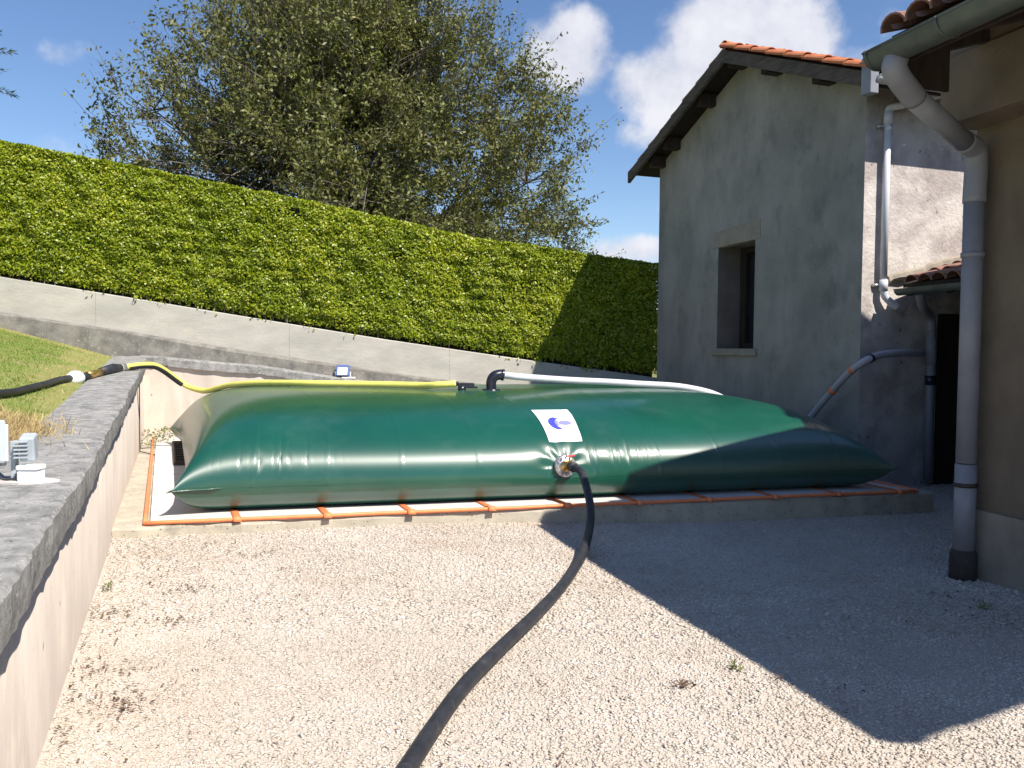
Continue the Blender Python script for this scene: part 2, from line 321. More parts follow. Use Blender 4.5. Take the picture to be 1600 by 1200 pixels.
# concrete apron under the pad, with a rough front kerb
mb = MB(); rows = []
n = 90
for i in range(n+1):
    t = i/n; p = Vector((-3.50, 6.90))*(1-t)+Vector((4.55, 8.98))*t
    w = .055+.012*math.sin(i*.33)+random.uniform(-.004, .004)
    if t < .22: w += .06*math.sin(t/.22*math.pi*2.2)**2
    q = p+fn_*w
    top_ = .085+random.uniform(-.004, .004); rows.append((q, top_, p))
B0 = []
for (q, tz, p) in rows:
    t = (p.x+3.5)/8.05; bk = Vector((-6.2, 13.9))*(1-t)+Vector((2.5, 15.45))*t
    B0.append([(q.x+fn_.x*.02, q.y+fn_.y*.02, -.3), (q.x+fn_.x*.01, q.y+fn_.y*.01, tz-.02), (q.x, q.y, tz), (p.x, p.y, .088), (bk.x, bk.y, .088)])
mb.grid([list(r_) for r_ in zip(*B0)])
tag(mb.build('concrete_apron', 'apron', None, False), kind='structure')

# gravel: crushed limestone chips lying on the bed
def chips(n, x0, x1, y0, y1, r0, r1, ok):
    x = rng.uniform(x0, x1, n*2); y = rng.uniform(y0, y1, n*2); k = ok(x, y); x = x[k][:n]; y = y[k][:n]; n = len(x)
    r_ = rng.uniform(r0, r1, n)*rng.choice([.6, .8, 1, 1, 1.2, 1.4], n)
    base = np.array([[-1, -1, -.6], [1, -1, -.6], [1, 1, -.6], [-1, 1, -.6], [-1, -1, .6], [1, -1, .6], [1, 1, .6], [-1, 1, .6]], float)*.62
    V = base[None]*(1+rng.uniform(-.38, .38, (n, 8, 3)))*r_[:, None, None]*np.array([1, 1, .55])*rng.uniform(.7, 1.3, (n, 1, 3))
    a = rng.uniform(0, 6.28, n); c, s_ = np.cos(a), np.sin(a)
    V = np.stack([V[..., 0]*c[:, None]-V[..., 1]*s_[:, None], V[..., 0]*s_[:, None]+V[..., 1]*c[:, None], V[..., 2]], 2)
    tl = rng.normal(0, .35, (n, 1)); V[..., 2] += V[..., 0]*tl
    V += np.stack([x, y, ground_z(x, y)+r_*.25], 1)[:, None]
    return V
def okg(x, y):
    f1 = (x-(-3.5))*fn_.x+(y-6.90)*fn_.y                   # in front of kerb
    rb = .96*x+.281*y
    return (x > wx(y)+.01) & ((f1 > .07) | (x > 4.62)) & ((rb < 5.07) | (-.2807*x+.9598*y > 5.09)) & ((x-4.36)*(-.33)+(y-10.44)*.944 < -.05)
Vs = np.concatenate([chips(72000, -3, 3.6, 2.4, 4.6, .005, .0088, okg), chips(76000, -3.6, 6.2, 4.6, 9.2, .007, .0125, okg), chips(9000, 4, 8, 5, 11, .010, .015, lambda x, y: (x > 4.3) & ((.2807*x+.9598*y > 0)) & (-.2807*x+.9598*y > 5.1) & ((x-4.36)*(-.33)+(y-10.44)*.944 < -.05))])
soup('gravel', Vs, [(3, 2, 1, 0), (4, 5, 6, 7), (0, 1, 5, 4), (1, 2, 6, 5), (2, 3, 7, 6), (3, 0, 4, 7)], 'stone')
# dead leaves and dirt lying in patches on the gravel
patches = [(-2.05, 3.72, .22, 70), (-1.72, 3.62, .14, 60), (-2.05, 4.05, .18, 50), (-2.35, 4.9, .2, 60), (-1.95, 4.75, .16, 50), (-2.1, 5.4, .22, 60), (-2.5, 6.2, .3, 40), (.83, 3.9, .07, 60),
           (-2.3, 4.35, .14, 40), (1.3, 4.0, .06, 14), (3.1, 4.9, .3, 60), (3.0, 5.6, .25, 40), (-1.6, 5.9, .25, 30), (-2.9, 6.6, .3, 40), (-1.9, 3.35, .16, 30)]
P = []
for (x, y, s_, c) in patches: P.append(np.stack([rng.normal(x, s_*.55, c), rng.normal(y, s_*.4, c), np.zeros(c)], 1))
for q in range(46):                                         # thinly strewn bits along the foot of the wall and elsewhere
    c_ = int(rng.integers(4, 22)); y_ = rng.uniform(2.8, 6.9); x_ = wx(y_)+abs(rng.normal(0, .55))+.05 if q < 34 else rng.uniform(-1.5, 3.4)
    P.append(np.stack([rng.normal(x_, .13, c_), rng.normal(y_, .11, c_), np.zeros(c_)], 1))
P = np.concatenate(P); P = P[P[:, 0] > wx(P[:, 1])+.02]; P[:, 2] = ground_z(P[:, 0], P[:, 1])+.014; k = len(P)
soup('dead_leaves', leaves(P, rdir(k)*np.array([1, 1, .25]), rdir(k)*.5+np.array([0, 0, 1]), rng.uniform(.010, .032, k), rng.uniform(.006, .016, k)), [(0, 1, 2, 3)], 'dead_leaf')

# ------------------------------------------------------------------ low garden wall on the left, end wall at the back
def wpt(y, off, z): return (wx(y)+WNn[0]*off, y+WNn[1]*off, z)
t = empty('garden_wall', (wx(3), 3, 0), 'low pinkish rendered wall along the left edge of the gravel, under dark weathered coping', 'wall')
ys = np.concatenate([np.linspace(-3, 2, 20), np.linspace(2.1, 13.73, 190)])
mb = MB(); mb.grid([[wpt(y, 0, -.3) for y in ys], [wpt(y, .004*math.sin(y*3), wtop(y)-.14) for y in ys], [wpt(y, .3, wtop(y)-.14) for y in ys]]); mb.build('wall_face', 'render_wall', t, True)
mb = MB(); J = [random.uniform(-.006, .006)+.008*math.sin(y*2.3)+.004*math.sin(y*9) for y in ys]; K = [random.uniform(-.006, .006) for y in ys]
mb.grid([[wpt(y, .02, wtop(y)-.175) for y in ys], [wpt(y, -.045+j*.7, wtop(y)-.165+k_) for y, j, k_ in zip(ys, J, K)], [wpt(y, -.052+j, wtop(y)-.09) for y, j in zip(ys, J)],
         [wpt(y, -.052+j, wtop(y)-.014) for y, j in zip(ys, J)], [wpt(y, -.038+j, wtop(y)+k_*.3) for y, j, k_ in zip(ys, J, K)], [wpt(y, .12, wtop(y)+.004) for y in ys], [wpt(y, .3, wtop(y)+.002) for y in ys], [wpt(y, .46, wtop(y)-.01) for y in ys], [wpt(y, .46, wtop(y)-.4) for y in ys]])
mb.build('coping', 'coping', t, False)
# end wall: from the far corner down to the house
EA = Vector((-6.08, 13.73)); EB = Vector((2.64, 15.33)); ED = (EB-EA).normalized(); EN = Vector((-ED.y, ED.x))
def etop(s_): return float(np.interp(s_, [0, 1.8, 3.65, 6.2, 8.9], [1.43, 1.28, 1.0, .72, .5]))
def ept(s_, off, z): p = EA+ED*s_+EN*off; return (p.x, p.y, z)
t = empty('end_wall', (EA.x, EA.y, 0), 'rendered wall behind the green tank, its dark coping sloping down to the right', 'wall')
ss = np.linspace(-.1, 8.85, 110)
MB().grid([[ept(s_, 0, -.3) for s_ in ss], [ept(s_, 0, etop(s_)-.12) for s_ in ss], [ept(s_, .25, etop(s_)-.12) for s_ in ss]]).build('wall_face', 'render_wall', t)
J = [random.uniform(-.008, .008)+.008*math.sin(s_*4) for s_ in ss]
MB().grid([[ept(s_, .02, etop(s_)-.15) for s_ in ss], [ept(s_, -.05+j, etop(s_)-.14+j) for s_, j in zip(ss, J)], [ept(s_, -.055+j, etop(s_)-.02) for s_, j in zip(ss, J)], [ept(s_, -.04, etop(s_)+j*.4) for s_, j in zip(ss, J)], [ept(s_, .32, etop(s_)+.015) for s_ in ss]]).build('coping', 'coping', t)

# concrete retaining wall under the hedge
HA = Vector((-8.35, 13.65)); HB = Vector((2.75, 15.75)); HD = (HB-HA).normalized(); HN = Vector((-HD.y, HD.x))
def hpt(s_, off, z): p = HA+HD*s_+HN*off; return (p.x, p.y, z)
HS = [-12, 0, 1.95, 4, 6.2, 9, 11.25, 11.9]; 
def rtop(s_): return float(np.interp(s_, HS, [4.9, 2.71, 2.41, 2.09, 1.75, 1.37, 1.08, 1.0]))
def rbase(s_): return float(np.interp(s_, [-12, 0, 1.95, 4, 6.88, 11.3], [4.1, 2.11, 1.82, 1.49, 1.06, .55]))
hbk = [-12, 0, 3.5, 6.2, 7.9, 11.25]
def htop(s_): return float(np.interp(s_, hbk, [7.0, 4.96, 4.39, 3.92, 3.60, 3.25]))
t = empty('retaining_wall', (HA.x, HA.y, 0), 'pale board-marked concrete wall at the foot of the hedge', 'wall')
joints = [-12, -8.2, -4.6, -1.9, 1.42, 4.55, 7.35, 9.6, 11.42]      # separate pours
for a, b in zip(joints[:-1], joints[1:]):
    sg = np.linspace(a+.0015, b-.0015, 14); mb = MB()
    mb.grid([[hpt(s_, .0, -.3) for s_ in sg], [hpt(s_, 0, (rbase(s_)+rtop(s_))/2+.003*math.sin(s_*5)) for s_ in sg], [hpt(s_, 0, rtop(s_)-.015) for s_ in sg], [hpt(s_, .012, rtop(s_)) for s_ in sg], [hpt(s_, .25, rtop(s_)) for s_ in sg]])
    mb.add([hpt(a+.0015, 0, -.3), hpt(a+.0015, .25, -.3), hpt(a+.0015, .25, rtop(a)), hpt(a+.0015, .01, rtop(a))], [(0, 1, 2, 3)])
    mb.add([hpt(b-.0015, 0, -.3), hpt(b-.0015, .25, -.3), hpt(b-.0015, .25, rtop(b)), hpt(b-.0015, .01, rtop(b))], [(3, 2, 1, 0)])
    mb.build('panel', 'concrete', t)
MB().grid([[hpt(s_, .006, -.3) for s_ in joints], [hpt(s_, .006, rtop(s_)-.02) for s_ in joints]]).build('joint_filler', 'old_concrete', t)
sg = np.linspace(-12, 11.4, 150); J = [random.uniform(-.012, .012)+.02*math.sin(s_*1.3) for s_ in sg]
o = MB().grid([[hpt(s_, -.14+j, -.3) for s_, j in zip(sg, J)], [hpt(s_, -.12+j, rbase(s_)-.03+j*.6) for s_, j in zip(sg, J)], [hpt(s_, -.10+j*.5, rbase(s_)-.004) for s_, j in zip(sg, J)], [hpt(s_, .002, rbase(s_)+.02) for s_ in sg]]).build('footing', 'old_concrete', t)

# ------------------------------------------------------------------ lawn
def keep_lawn(x, y): return x < wx(y)-.40/WD[1]*1.0 and (x-HA.x)*HN.x+(y-HA.y)*HN.y < -.02
o = sheet('lawn', np.concatenate([np.linspace(-26, -10, 16), np.linspace(-9.8, -.5, 75)]), np.linspace(-3, 17, 130), lawn_z, 'lawn_soil', keep_lawn)
def lawn_pts(n, x0, x1, y0, y1, dmin, dmax, pw=1):
    x = rng.uniform(x0, x1, n); y = rng.uniform(y0, y1, n); d = (wx(y)-x)*WD[1]-.45; h = -((x-HA.x)*HN.x+(y-HA.y)*HN.y)-.14
    k = (d > dmin) & (d < dmax) & (h > .0); return x[k], y[k], d[k], h[k]
def blades(x, y, z, h, w, lean=.5):
    n = len(x); a = rng.uniform(0, 6.28, n); b = np.stack([np.cos(a), np.sin(a), 0*a], 1)*w[:, None]/2
    l_ = rng.normal(0, lean, (n, 3)); l_[:, 2] = 1; l_ /= np.linalg.norm(l_, axis=1, keepdims=True); P = np.stack([x, y, z], 1)
    return np.stack([P-b, P+b, P+l_*h[:, None]], 1)
x, y, d, h = lawn_pts(150000, -9.5, -2.2, 3.5, 14, -.02, 6)
edge = np.minimum(d, h); green = (edge+.22*vnoise(x, y, 3.0, 8)+rng.normal(0, .06, len(x)) > np.interp(y, [4, 7, 9.5, 12], [.10, .15, .55, .5]))
g = green; soup('lawn_grass', blades(x[g], y[g], lawn_z(x[g], y[g])-.005, rng.uniform(.02, .045, g.sum()), rng.uniform(.005, .010, g.sum()), .6), [(0, 1, 2)], 'grass')
g = (~green) & (rng.random(len(x)) < .5); soup('dry_grass', blades(x[g], y[g], lawn_z(x[g], y[g])-.005, rng.uniform(.02, .05, g.sum()), rng.uniform(.005, .010, g.sum()), 1.3), [(0, 1, 2)], 'straw')
# straw tuft spilling onto the coping
n = 6500; x = rng.normal(-3.42, .16, n); y = rng.normal(5.6, .34, n); x = x-(y-5.55)*.38
vv = blades(x, y, np.maximum(lawn_z(x, y), wtopv(y)-.02)-.01, rng.uniform(.05, .17, n), rng.uniform(.006, .012, n), 1.3)
o = soup('straw_tuft', vv, [(0, 1, 2)], 'straw', None)

# ------------------------------------------------------------------ hedge
t = empty('hedge', (HA.x, HA.y, 1.0), 'long clipped bright green hedge standing on the concrete wall', 'hedge')
sg = np.linspace(-12, 11.3, 60)
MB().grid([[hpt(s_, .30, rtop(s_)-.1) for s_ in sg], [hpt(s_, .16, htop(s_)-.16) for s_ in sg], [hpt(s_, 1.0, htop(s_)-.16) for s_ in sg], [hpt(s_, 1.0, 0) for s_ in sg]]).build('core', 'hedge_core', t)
def hedge_leaves(n, s0, s1, face):
    s_ = rng.uniform(s0, s1, n); rt = np.interp(s_, HS, [4.9, 2.71, 2.41, 2.09, 1.75, 1.37, 1.08, 1.0]); ht = np.interp(s_, hbk, [7.0, 4.96, 4.39, 3.92, 3.60, 3.25])
    ht = ht+.03*vnoise(s_, 0*s_, 4, 2)
    if face == 'front':
        w = rng.beta(1.0, 1.0, n); z = rt+(ht-rt)*w-.02*(rng.random(n) < .4)
        hh = z-rt
        bump = .075*vnoise(s_*1.0, z, 4.5, 11)+.045*vnoise(s_, z, 12, 12)
        tuck = .24*np.exp(-np.maximum(0, hh-.0)/.10)*(.6+.8*np.clip(vnoise(s_, 0*s_, 2.2, 21), -1, 1))
        rnd_ = .07*np.exp(-(ht-z)/.08)
        off = .02-bump+tuck+rnd_+rng.exponential(.055, n)
        k = (rng.random(n) < np.clip((hh-.03)/.14, .02, 1)) & (rng.random(n) > np.clip((vnoise(s_, z*1.2, 2.6, 77)-.50)*3.0, 0, .8))
        nrm = np.array([-HN.x, -HN.y, .35])
    else:
        z = ht-rng.exponential(.03, n)+.02*vnoise(s_, s_*0, 9, 4); off = rng.uniform(.03, 1.0, n); k = np.ones(n, bool); nrm = np.array([0, 0, 1.])
        z = z-.05*np.exp(-off/.06)
    P = np.stack([HA.x+HD.x*s_+HN.x*off, HA.y+HD.y*s_+HN.y*off, z], 1)[k]; n = len(P)
    N = nrm*1.15+rdir(n)*.75; D = rdir(n)+np.array([-HN.x*.3, -HN.y*.3, .25])
    sc = rng.uniform(.75, 1.25, n)
    return leaves(P, D, N, .056*sc, .031*sc)
V = np.concatenate([hedge_leaves(165000, -1.6, 11.4, 'front'), hedge_leaves(12000, -6, -1.6, 'front'), hedge_leaves(26000, -1.6, 11.4, 'top')])
# loose sprigs hanging over the wall
n = 320; s_ = rng.uniform(-1, 11, n); s_ = s_[vnoise(s_, 0*s_, 5, 31) > .15]; n = len(s_); rt = np.interp(s_, HS, [4.9, 2.71, 2.41, 2.09, 1.75, 1.37, 1.08, 1.0]); off = rng.uniform(-.06, .02, n)
P = np.stack([HA.x+HD.x*s_+HN.x*off, HA.y+HD.y*s_+HN.y*off, rt+rng.uniform(-.05, .08, n)], 1)
V = np.concatenate([V, leaves(P, rdir(n)+np.array([0, -.3, -.5]), rdir(n)+np.array([0, -1, .3]), rng.uniform(.05, .08, n), rng.uniform(.025, .045, n))])
soup('foliage', V, [(0, 1, 2, 3)], 'hedge_leaf', t)
# lower stems seen in the gap above the wall
mb = MB()
for i in range(70):
    s_ = -1.2+i*.178+random.uniform(-.05, .05); z = rtop(s_); o_ = random.uniform(.12, .26)
    mb.tube([hpt(s_, o_, z-.1), hpt(s_+random.uniform(-.06, .06), o_, z+.25), hpt(s_+random.uniform(-.12, .12), o_+.1, z+.6)], [.014, .011, .007], 5)
tag(mb.build('stems', 'bark', t), kind='stuff')
# soil bank behind the hedge and the hill the tree stands on
Pq = [[hpt(s_, .255, rtop(s_)-.03) for s_ in sg], [hpt(s_, 1.2, rtop(s_)+.02) for s_ in sg], [hpt(s_, 8, rtop(s_)*.6+1.2) for s_ in sg], [hpt(s_, 30, 2.7) for s_ in sg]]
tag(MB().grid(Pq).build('bank', 'soil'), kind='structure')

# ------------------------------------------------------------------ big tree beyond the hedge
TC = np.array([-5.3, 27.0, 2.5])
t = empty('broadleaf_tree', tuple(TC), 'large bushy olive-green tree with a wide open crown rising behind the hedge', 'tree')
def crown_r(phi, h):                                        # half width of the crown by height (0..1) and bearing
    return 1+.13*math.sin(3*phi+h*4)+.09*math.sin(5*phi-h*7+1)+.07*math.sin(9*phi+2)
prof = [(0, .85), (.17, 1.0), (.38, .98), (.50, .74), (.60, .56), (.68, .40), (.76, .28), (.88, .20), (1.0, .08)]
Htop = 13.8; Rx = 6.95; Ry = 6.5
cl = []
while len(cl) < 2500:
    h = random.random(); phi = random.uniform(0, 2*math.pi); rr = math.sqrt(random.uniform(.02, 1))*crown_r(phi, h)*float(np.interp(h, *zip(*prof)))
    x_ = rr*Rx*math.cos(phi); y_ = rr*Ry*math.sin(phi)
    if vnoise(np.array(x_*.9), np.array(h*11+y_*.3), 1.0, 41) < -.42: continue
    cl.append((x_, y_, .5+h*(Htop-.5), rr/ max(.1, float(np.interp(h, *zip(*prof))))))
mbT = MB(); mbT.tube([TC+np.array(p) for p in ((0, 0, -.5), (.1, 0, .8), (-.1, .1, 2.2))], [.45, .34, .26], 10)
limbs = []
for i in range(16):
    phi = i*2.4+random.uniform(-.3, .3); el = random.uniform(.35, 1.45); L_ = random.uniform(3.6, 5.0)+4.0*max(0, el-.9)
    d_ = np.array([math.cos(phi)*math.cos(el)*1.15, math.sin(phi)*math.cos(el), math.sin(el)*1.05]); p = np.array([0, 0, 1.2+random.random()*1.2]); pts = [p.copy()]
    for k in range(7):
        p = p+d_*L_/7+rng.normal(0, .16, 3); d_ = d_+rng.normal(0, .10, 3)+np.array([0, 0, -.03 if el > .8 else .03]); pts.append(p.copy())
    limbs.append(pts); mbT.tube([TC+q for q in pts], list(np.linspace(.11, .02, 8)), 7)
mbT.build('trunk', 'bark', t, True)
LP = np.array([q for l_ in limbs for q in l_[2:]])
mbB = MB(); LV = []
for (x_, y_, z_, rr) in cl:
    c = np.array([x_, y_, z_]); dd = ((LP-c)**2).sum(1)+np.where(LP[:, 2] > z_+.3, 30, 0); q = LP[np.argsort(dd)[random.randint(0, 5)]]
    mid = (q+c)/2+rng.normal(0, .22, 3)+np.array([0, 0, .15]); outw = c/np.linalg.norm(c*np.array([1, 1, .5])+1e-6)
    tip = c+outw*random.uniform(.25, .75)+np.array([0, 0, random.uniform(-.1, .35)])
    mbB.tube([TC+q, TC+mid, TC+c, TC+tip], [.022, .016, .010, .004], 3, False)
    outer = rr > .8
    tw = []
    for k in range(6 if outer else 5):
        e = c+rng.normal(0, .5 if not outer else .42, 3)+outw*(random.uniform(.2, .9) if outer else 0)
        mbB.tube([TC+c, TC+(c+e)/2+rng.normal(0, .05, 3), TC+e], [.010, .007, .003], 3, False); tw.append(e)
    m_ = 105 if outer else 150
    e = np.array(tw)[rng.integers(0, len(tw), m_)]; f_ = rng.random((m_, 1))**.7; P = c+(e-c)*f_+rng.normal(0, .10, (m_, 3))
    LV.append(leaves(TC+P, rdir(m_)+np.array([0, 0, -.2]), rdir(m_)+np.array([0, 0, .4]), rng.uniform(.09, .18, m_), rng.uniform(.045, .08, m_)))
tag(mbB.build('branches', 'bark', t), kind='stuff')
soup('crown', np.concatenate(LV), [(0, 1, 2, 3)], 'tree_leaf', t)

# conifer whose boughs just reach into the left of the picture
CC = Vector((-9.65, 12.2, 3.05)); t = empty('pine_tree', tuple(CC), 'dark conifer whose needled bough tips poke in at the top left corner', 'tree')
MB().tube([CC+Vector((0, 0, -1.6)), CC+Vector((.05, 0, 3)), CC+Vector((0, .05, 7))], [.2, .14, .03], 8).build('trunk', 'bark', t, True)
mbB = MB(); LV = []
for i in range(72):
    z = 2.75+i*.058; phi = i*2.399; L_ = 2.05*(1-(z-2.9)/6)+.1
    d_ = Vector((math.cos(phi), math.sin(phi), -.12)); a = CC+Vector((0, 0, z)); b = a+d_*L_; mbB.tube([a, a+d_*L_*.5+Vector((0, 0, .05)), b], [.02, .012, .004], 4)
    k = int(90*L_); f_ = rng.uniform(.15, 1.03, k)[:, None]; P = np.array(a)+np.array(b-a)*f_+np.array([0, 0, .04]); D = rdir(k)*.8+np.array(d_)*.9
    LV.append(leaves(P+D*.05, D, rdir(k), rng.uniform(.09, .16, k), rng.uniform(.012, .02, k)))
tag(mbB.build('boughs', 'bark', t), kind='stuff'); soup('needles', np.concatenate(LV), [(0, 1, 2, 3)], 'needle', t)

# ------------------------------------------------------------------ tiles (shared mesh), canal tile: axis along +X, laid from lower end
def canal_tile(name, L_=.44, r0=.098, r1=.078, th_=.012, seg=8, mat_='tile'):
    vs = []; fs = []
    for (x_, r_) in ((0, r0), (L_, r1)):
        for rr in (r_, r_-th_):
            for j in range(seg+1):
                an = math.pi*j/seg; vs.append((x_, rr*math.cos(an), rr*.82*math.sin(an)))
    n_ = seg+1
    for j in range(seg):
        fs.append((j, j+1, 2*n_+j+1, 2*n_+j)); fs.append((n_+j+1, n_+j, 3*n_+j, 3*n_+j+1)); fs.append((j+1, j, n_+j, n_+j+1)); fs.append((2*n_+j, 2*n_+j+1, 3*n_+j+1, 3*n_+j))
    fs.append((0, 2*n_, 3*n_, n_)); fs.append((seg, n_+seg, 3*n_+seg, 2*n_+seg))
    me = bpy.data.meshes.new(name); me.from_pydata(vs, [], fs); me.materials.append(M[mat_])
    for p in me.polygons[:]: p.use_smooth = False
    return me
TILE = canal_tile('tile'); OTILE = canal_tile('old_tile', r0=.115, r1=.095, th_=.016, mat_='old_tile')
def lay_tile(me, parent, p0, up, side, jit=.006):
    """p0 lower end, up: unit vector up the slope, side: across"""
    up = Vector(up).normalized(); side = Vector(side).normalized(); nn = up.cross(side)
    if nn.z < 0: side = -side; nn = -nn
    up2 = (up+side*random.uniform(-.03, .03)-nn*.035).normalized(); side = nn.cross(up2).normalized(); nn = up2.cross(side)
    p = Vector(p0)+side*random.uniform(-jit, jit)+nn*random.uniform(0, jit)
    mw = Matrix((up2, side, nn)).transposed().to_4x4(); mw.translation = p-wloc(parent)
    o = bpy.data.objects.new('tile', me); COL.objects.link(o); o.parent = parent; o.matrix_local = mw
    return o

# ------------------------------------------------------------------ old rendered house (gable towards the tank)
H = Frame(4.36, 10.44, -19.3); GW = 5.14; EZ = 4.93; m_r = .415
t = house = empty('stone_house', H(0, 0, 0), 'old grey rendered gable house with a small window slot, right of the hedge', 'house')
RZ = EZ+m_r*GW/2
w0, w1, wz0, wz1 = 2.22, 3.20, 1.62, 3.26
mb = MB()
g = lambda a, z, b=0: H(a, b, z)
Zs = [-.4, wz0, wz1, EZ]; 
mb.add([g(0, -.4), g(w0, -.4), g(w0, EZ), g(0, EZ)], [(0, 1, 2, 3)]); mb.add([g(w1, -.4), g(GW, -.4), g(GW, EZ), g(w1, EZ)], [(0, 1, 2, 3)])
mb.add([g(w0, -.4), g(w1, -.4), g(w1, wz0), g(w0, wz0)], [(0, 1, 2, 3)]); mb.add([g(w0, wz1), g(w1, wz1), g(w1, EZ), g(w0, EZ)], [(0, 1, 2, 3)])
mb.add([g(0, EZ), g(w0, EZ), g(w1, EZ), g(GW, EZ), g(GW/2, RZ)], [(0, 1, 2, 3, 4)])
# reveals
mb.add([g(GW, -.4), g(GW, -.4, 7), g(GW, EZ, 7), g(GW, EZ)], [(0, 1, 2, 3)]); mb.add([g(GW, -.4, 7), g(0, -.4, 7), g(0, EZ, 7), g(GW/2, RZ, 7), g(GW, EZ, 7)], [(0, 1, 2, 3, 4)])
gw = mb.build('gable_wall', 'plaster', t)
mb = MB()
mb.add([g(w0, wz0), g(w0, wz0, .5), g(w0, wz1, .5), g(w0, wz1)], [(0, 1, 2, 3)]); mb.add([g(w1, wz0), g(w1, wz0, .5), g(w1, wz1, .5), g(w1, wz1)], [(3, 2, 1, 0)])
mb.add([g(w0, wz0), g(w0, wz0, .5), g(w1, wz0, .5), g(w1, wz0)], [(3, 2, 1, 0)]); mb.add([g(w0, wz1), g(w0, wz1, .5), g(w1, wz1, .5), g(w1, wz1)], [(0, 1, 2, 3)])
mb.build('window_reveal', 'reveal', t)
MB().add([g(0, -.4, .0), g(0, EZ, .0), g(0, EZ, 7), g(0, -.4, 7)], [(0, 1, 2, 3)]).build('side_wall', 'rough_cast_lit', t)
win = MB(); H.box(win, w0+.01, w1-.01, .47, .49, wz0+.02, wz1-.01); wo_ = win.build('window', 'dark_glass', t)
f_ = MB()
for (a0, a1, z0, z1) in ((w0+.01, w0+.09, wz0+.02, wz1-.01), (w1-.09, w1-.01, wz0+.02, wz1-.01), (w0+.09, w1-.09, wz0+.02, wz0+.10), (w0+.09, w1-.09, wz1-.09, wz1-.01), (w1-.16, w1-.10, wz0+.10, wz1-.09)): H.box(f_, a0, a1, .41, .465, z0, z1)
f_.build('frame', 'dark_timber', wo_, bevel=.004)
l_ = MB(); l_.prism([g(w0-.13, wz1+.005, -.012), g(w1+.14, wz1+.005-.02, -.012), g(w1+.15, wz1+.24, -.012), g(w0-.12, wz1+.30, -.012)], (H.b.x*.14, H.b.y*.14, 0)); l_.build('lintel', 'quoin', t, bevel=.01)
l_ = MB(); H.box(l_, w0-.10, w1+.10, -.05, .12, wz0-.10, wz0+.012); l_.build('window_sill', 'quoin', t, bevel=.012)
# roof: slabs, bargeboards, purlin ends, tiles
OV = .36; EOV = .46; sl_ = math.atan(m_r)
def rz(a): return EZ+.10+m_r*(min(a, GW-a))
for (n_, a0, a1) in (('near', -EOV, GW/2), ('far', GW+EOV, GW/2)):
    z0, z1 = rz(-EOV), rz(GW/2)
    r_ = MB(); r_.hexa([H(a0, -OV, z0), H(a0, 7.3, z0), H(a1, 7.3, z1), H(a1, -OV, z1)], [H(a0, -OV, z0+.045), H(a0, 7.3, z0+.045), H(a1, 7.3, z1+.045), H(a1, -OV, z1+.045)]); roof_o = r_.build('roof', 'dark_timber', t)
    b_ = MB(); e = -.03
    b_.hexa([H(a0, -OV-e-.03, z0-.15), H(a0, -OV-.03-.028, z0-.15), H(a1, -OV-.03-.028, z1-.16), H(a1, -OV-e-.03, z1-.16)], [H(a0, -OV-e-.03, z0+.03), H(a0, -OV-.058, z0+.03), H(a1, -OV-.058, z1+.03), H(a1, -OV-e-.03, z1+.03)])
    b_.build('bargeboard', 'timber', t, bevel=.004)
for a in (.62, 1.72, 2.57, 3.42, 4.5, -.12 if False else 5.0):
    p_ = MB(); H.box(p_, a-.075, a+.075, -.27, .05, rz(a)-.21, rz(a)-.012); p_.build('purlin_end', 'dark_timber', t, bevel=.006)
upn = Vector((H.a.x, H.a.y, m_r)).normalized(); upf = Vector((-H.a.x, -H.a.y, m_r)).normalized(); sd = Vector((H.b.x, H.b.y, 0))
nl = 8; pitch = (GW/2+EOV+.04)/nl/1.0
for col_ in range(24):
    b = -OV-.015+col_*.205
    for k in range(nl):
        a = -EOV-.04+k*pitch; lay_tile(TILE, house, H(a, b, rz(a)+.055+.022), upn, sd)
for k in range(nl):
    a = GW+EOV+.04-k*pitch; lay_tile(TILE, house, H(a, -OV+.06, rz(a)+.055-.005), upf, sd)
for k in range(12): lay_tile(OTILE if False else TILE, house, H(GW/2, -OV-.03+k*.39, RZ+.18), Vector((H.b.x, H.b.y, .0)), Vector((H.a.x, H.a.y, 0)))
ub = MB()                                                   # channel tiles between the covers
for col_ in range(24):
    b = -OV+.09+col_*.205
    for sgn in (0, 1):
        if sgn and col_ > 0: pass
        z0, z1 = rz(-EOV)+.055, rz(GW/2)+.055
        P_ = []
        for (a, z) in ((-EOV-.06 if not sgn else GW+EOV+.06, z0-.02), (GW/2, z1)):
            P_.append([H(a, b+.085*math.cos(q), z+.05-.05*math.sin(q)) for q in np.linspace(0, math.pi, 6)])
        ub.grid(P_)
tag(ub.build('channel_tiles', 'tile', t), kind='stuff')
# zinc box end, gutter and slim white downpipe on the sunlit side
z_ = MB(); H.box(z_, -EOV-.10, -EOV+.06, -OV-.09, -OV+.03, 4.60, 5.03); z_.build('gutter_stop', 'pvc_grey', t, bevel=.01)
def half_gutter(mb, p0, p1, side, r_, seg=10, th_=.006):
    p0, p1, side = Vector(p0), Vector(p1), Vector(side).normalized(); d_ = (p1-p0).normalized(); dn = Vector((0, 0, -1)); ou = []; inn = []
    n_ = 14
    for i in range(n_+1):
        c = p0.lerp(p1, i/n_)
        ou.append([c+side*r_*math.cos(q)+dn*r_*math.sin(q) for q in np.linspace(0, math.pi, seg)]); inn.append([c+side*(r_-th_)*math.cos(q)+dn*(r_-th_)*math.sin(q) for q in np.linspace(0, math.pi, seg)])
    mb.grid(ou); mb.grid([r[::-1] for r in inn])
    for e in (0, -1): mb.add(ou[e], [tuple(range(seg))])
    lip = [c_[0] for c_ in ou]; mb.tube(lip, r_*.09, 6); mb.tube([c_[-1] for c_ in ou], r_*.06, 6)
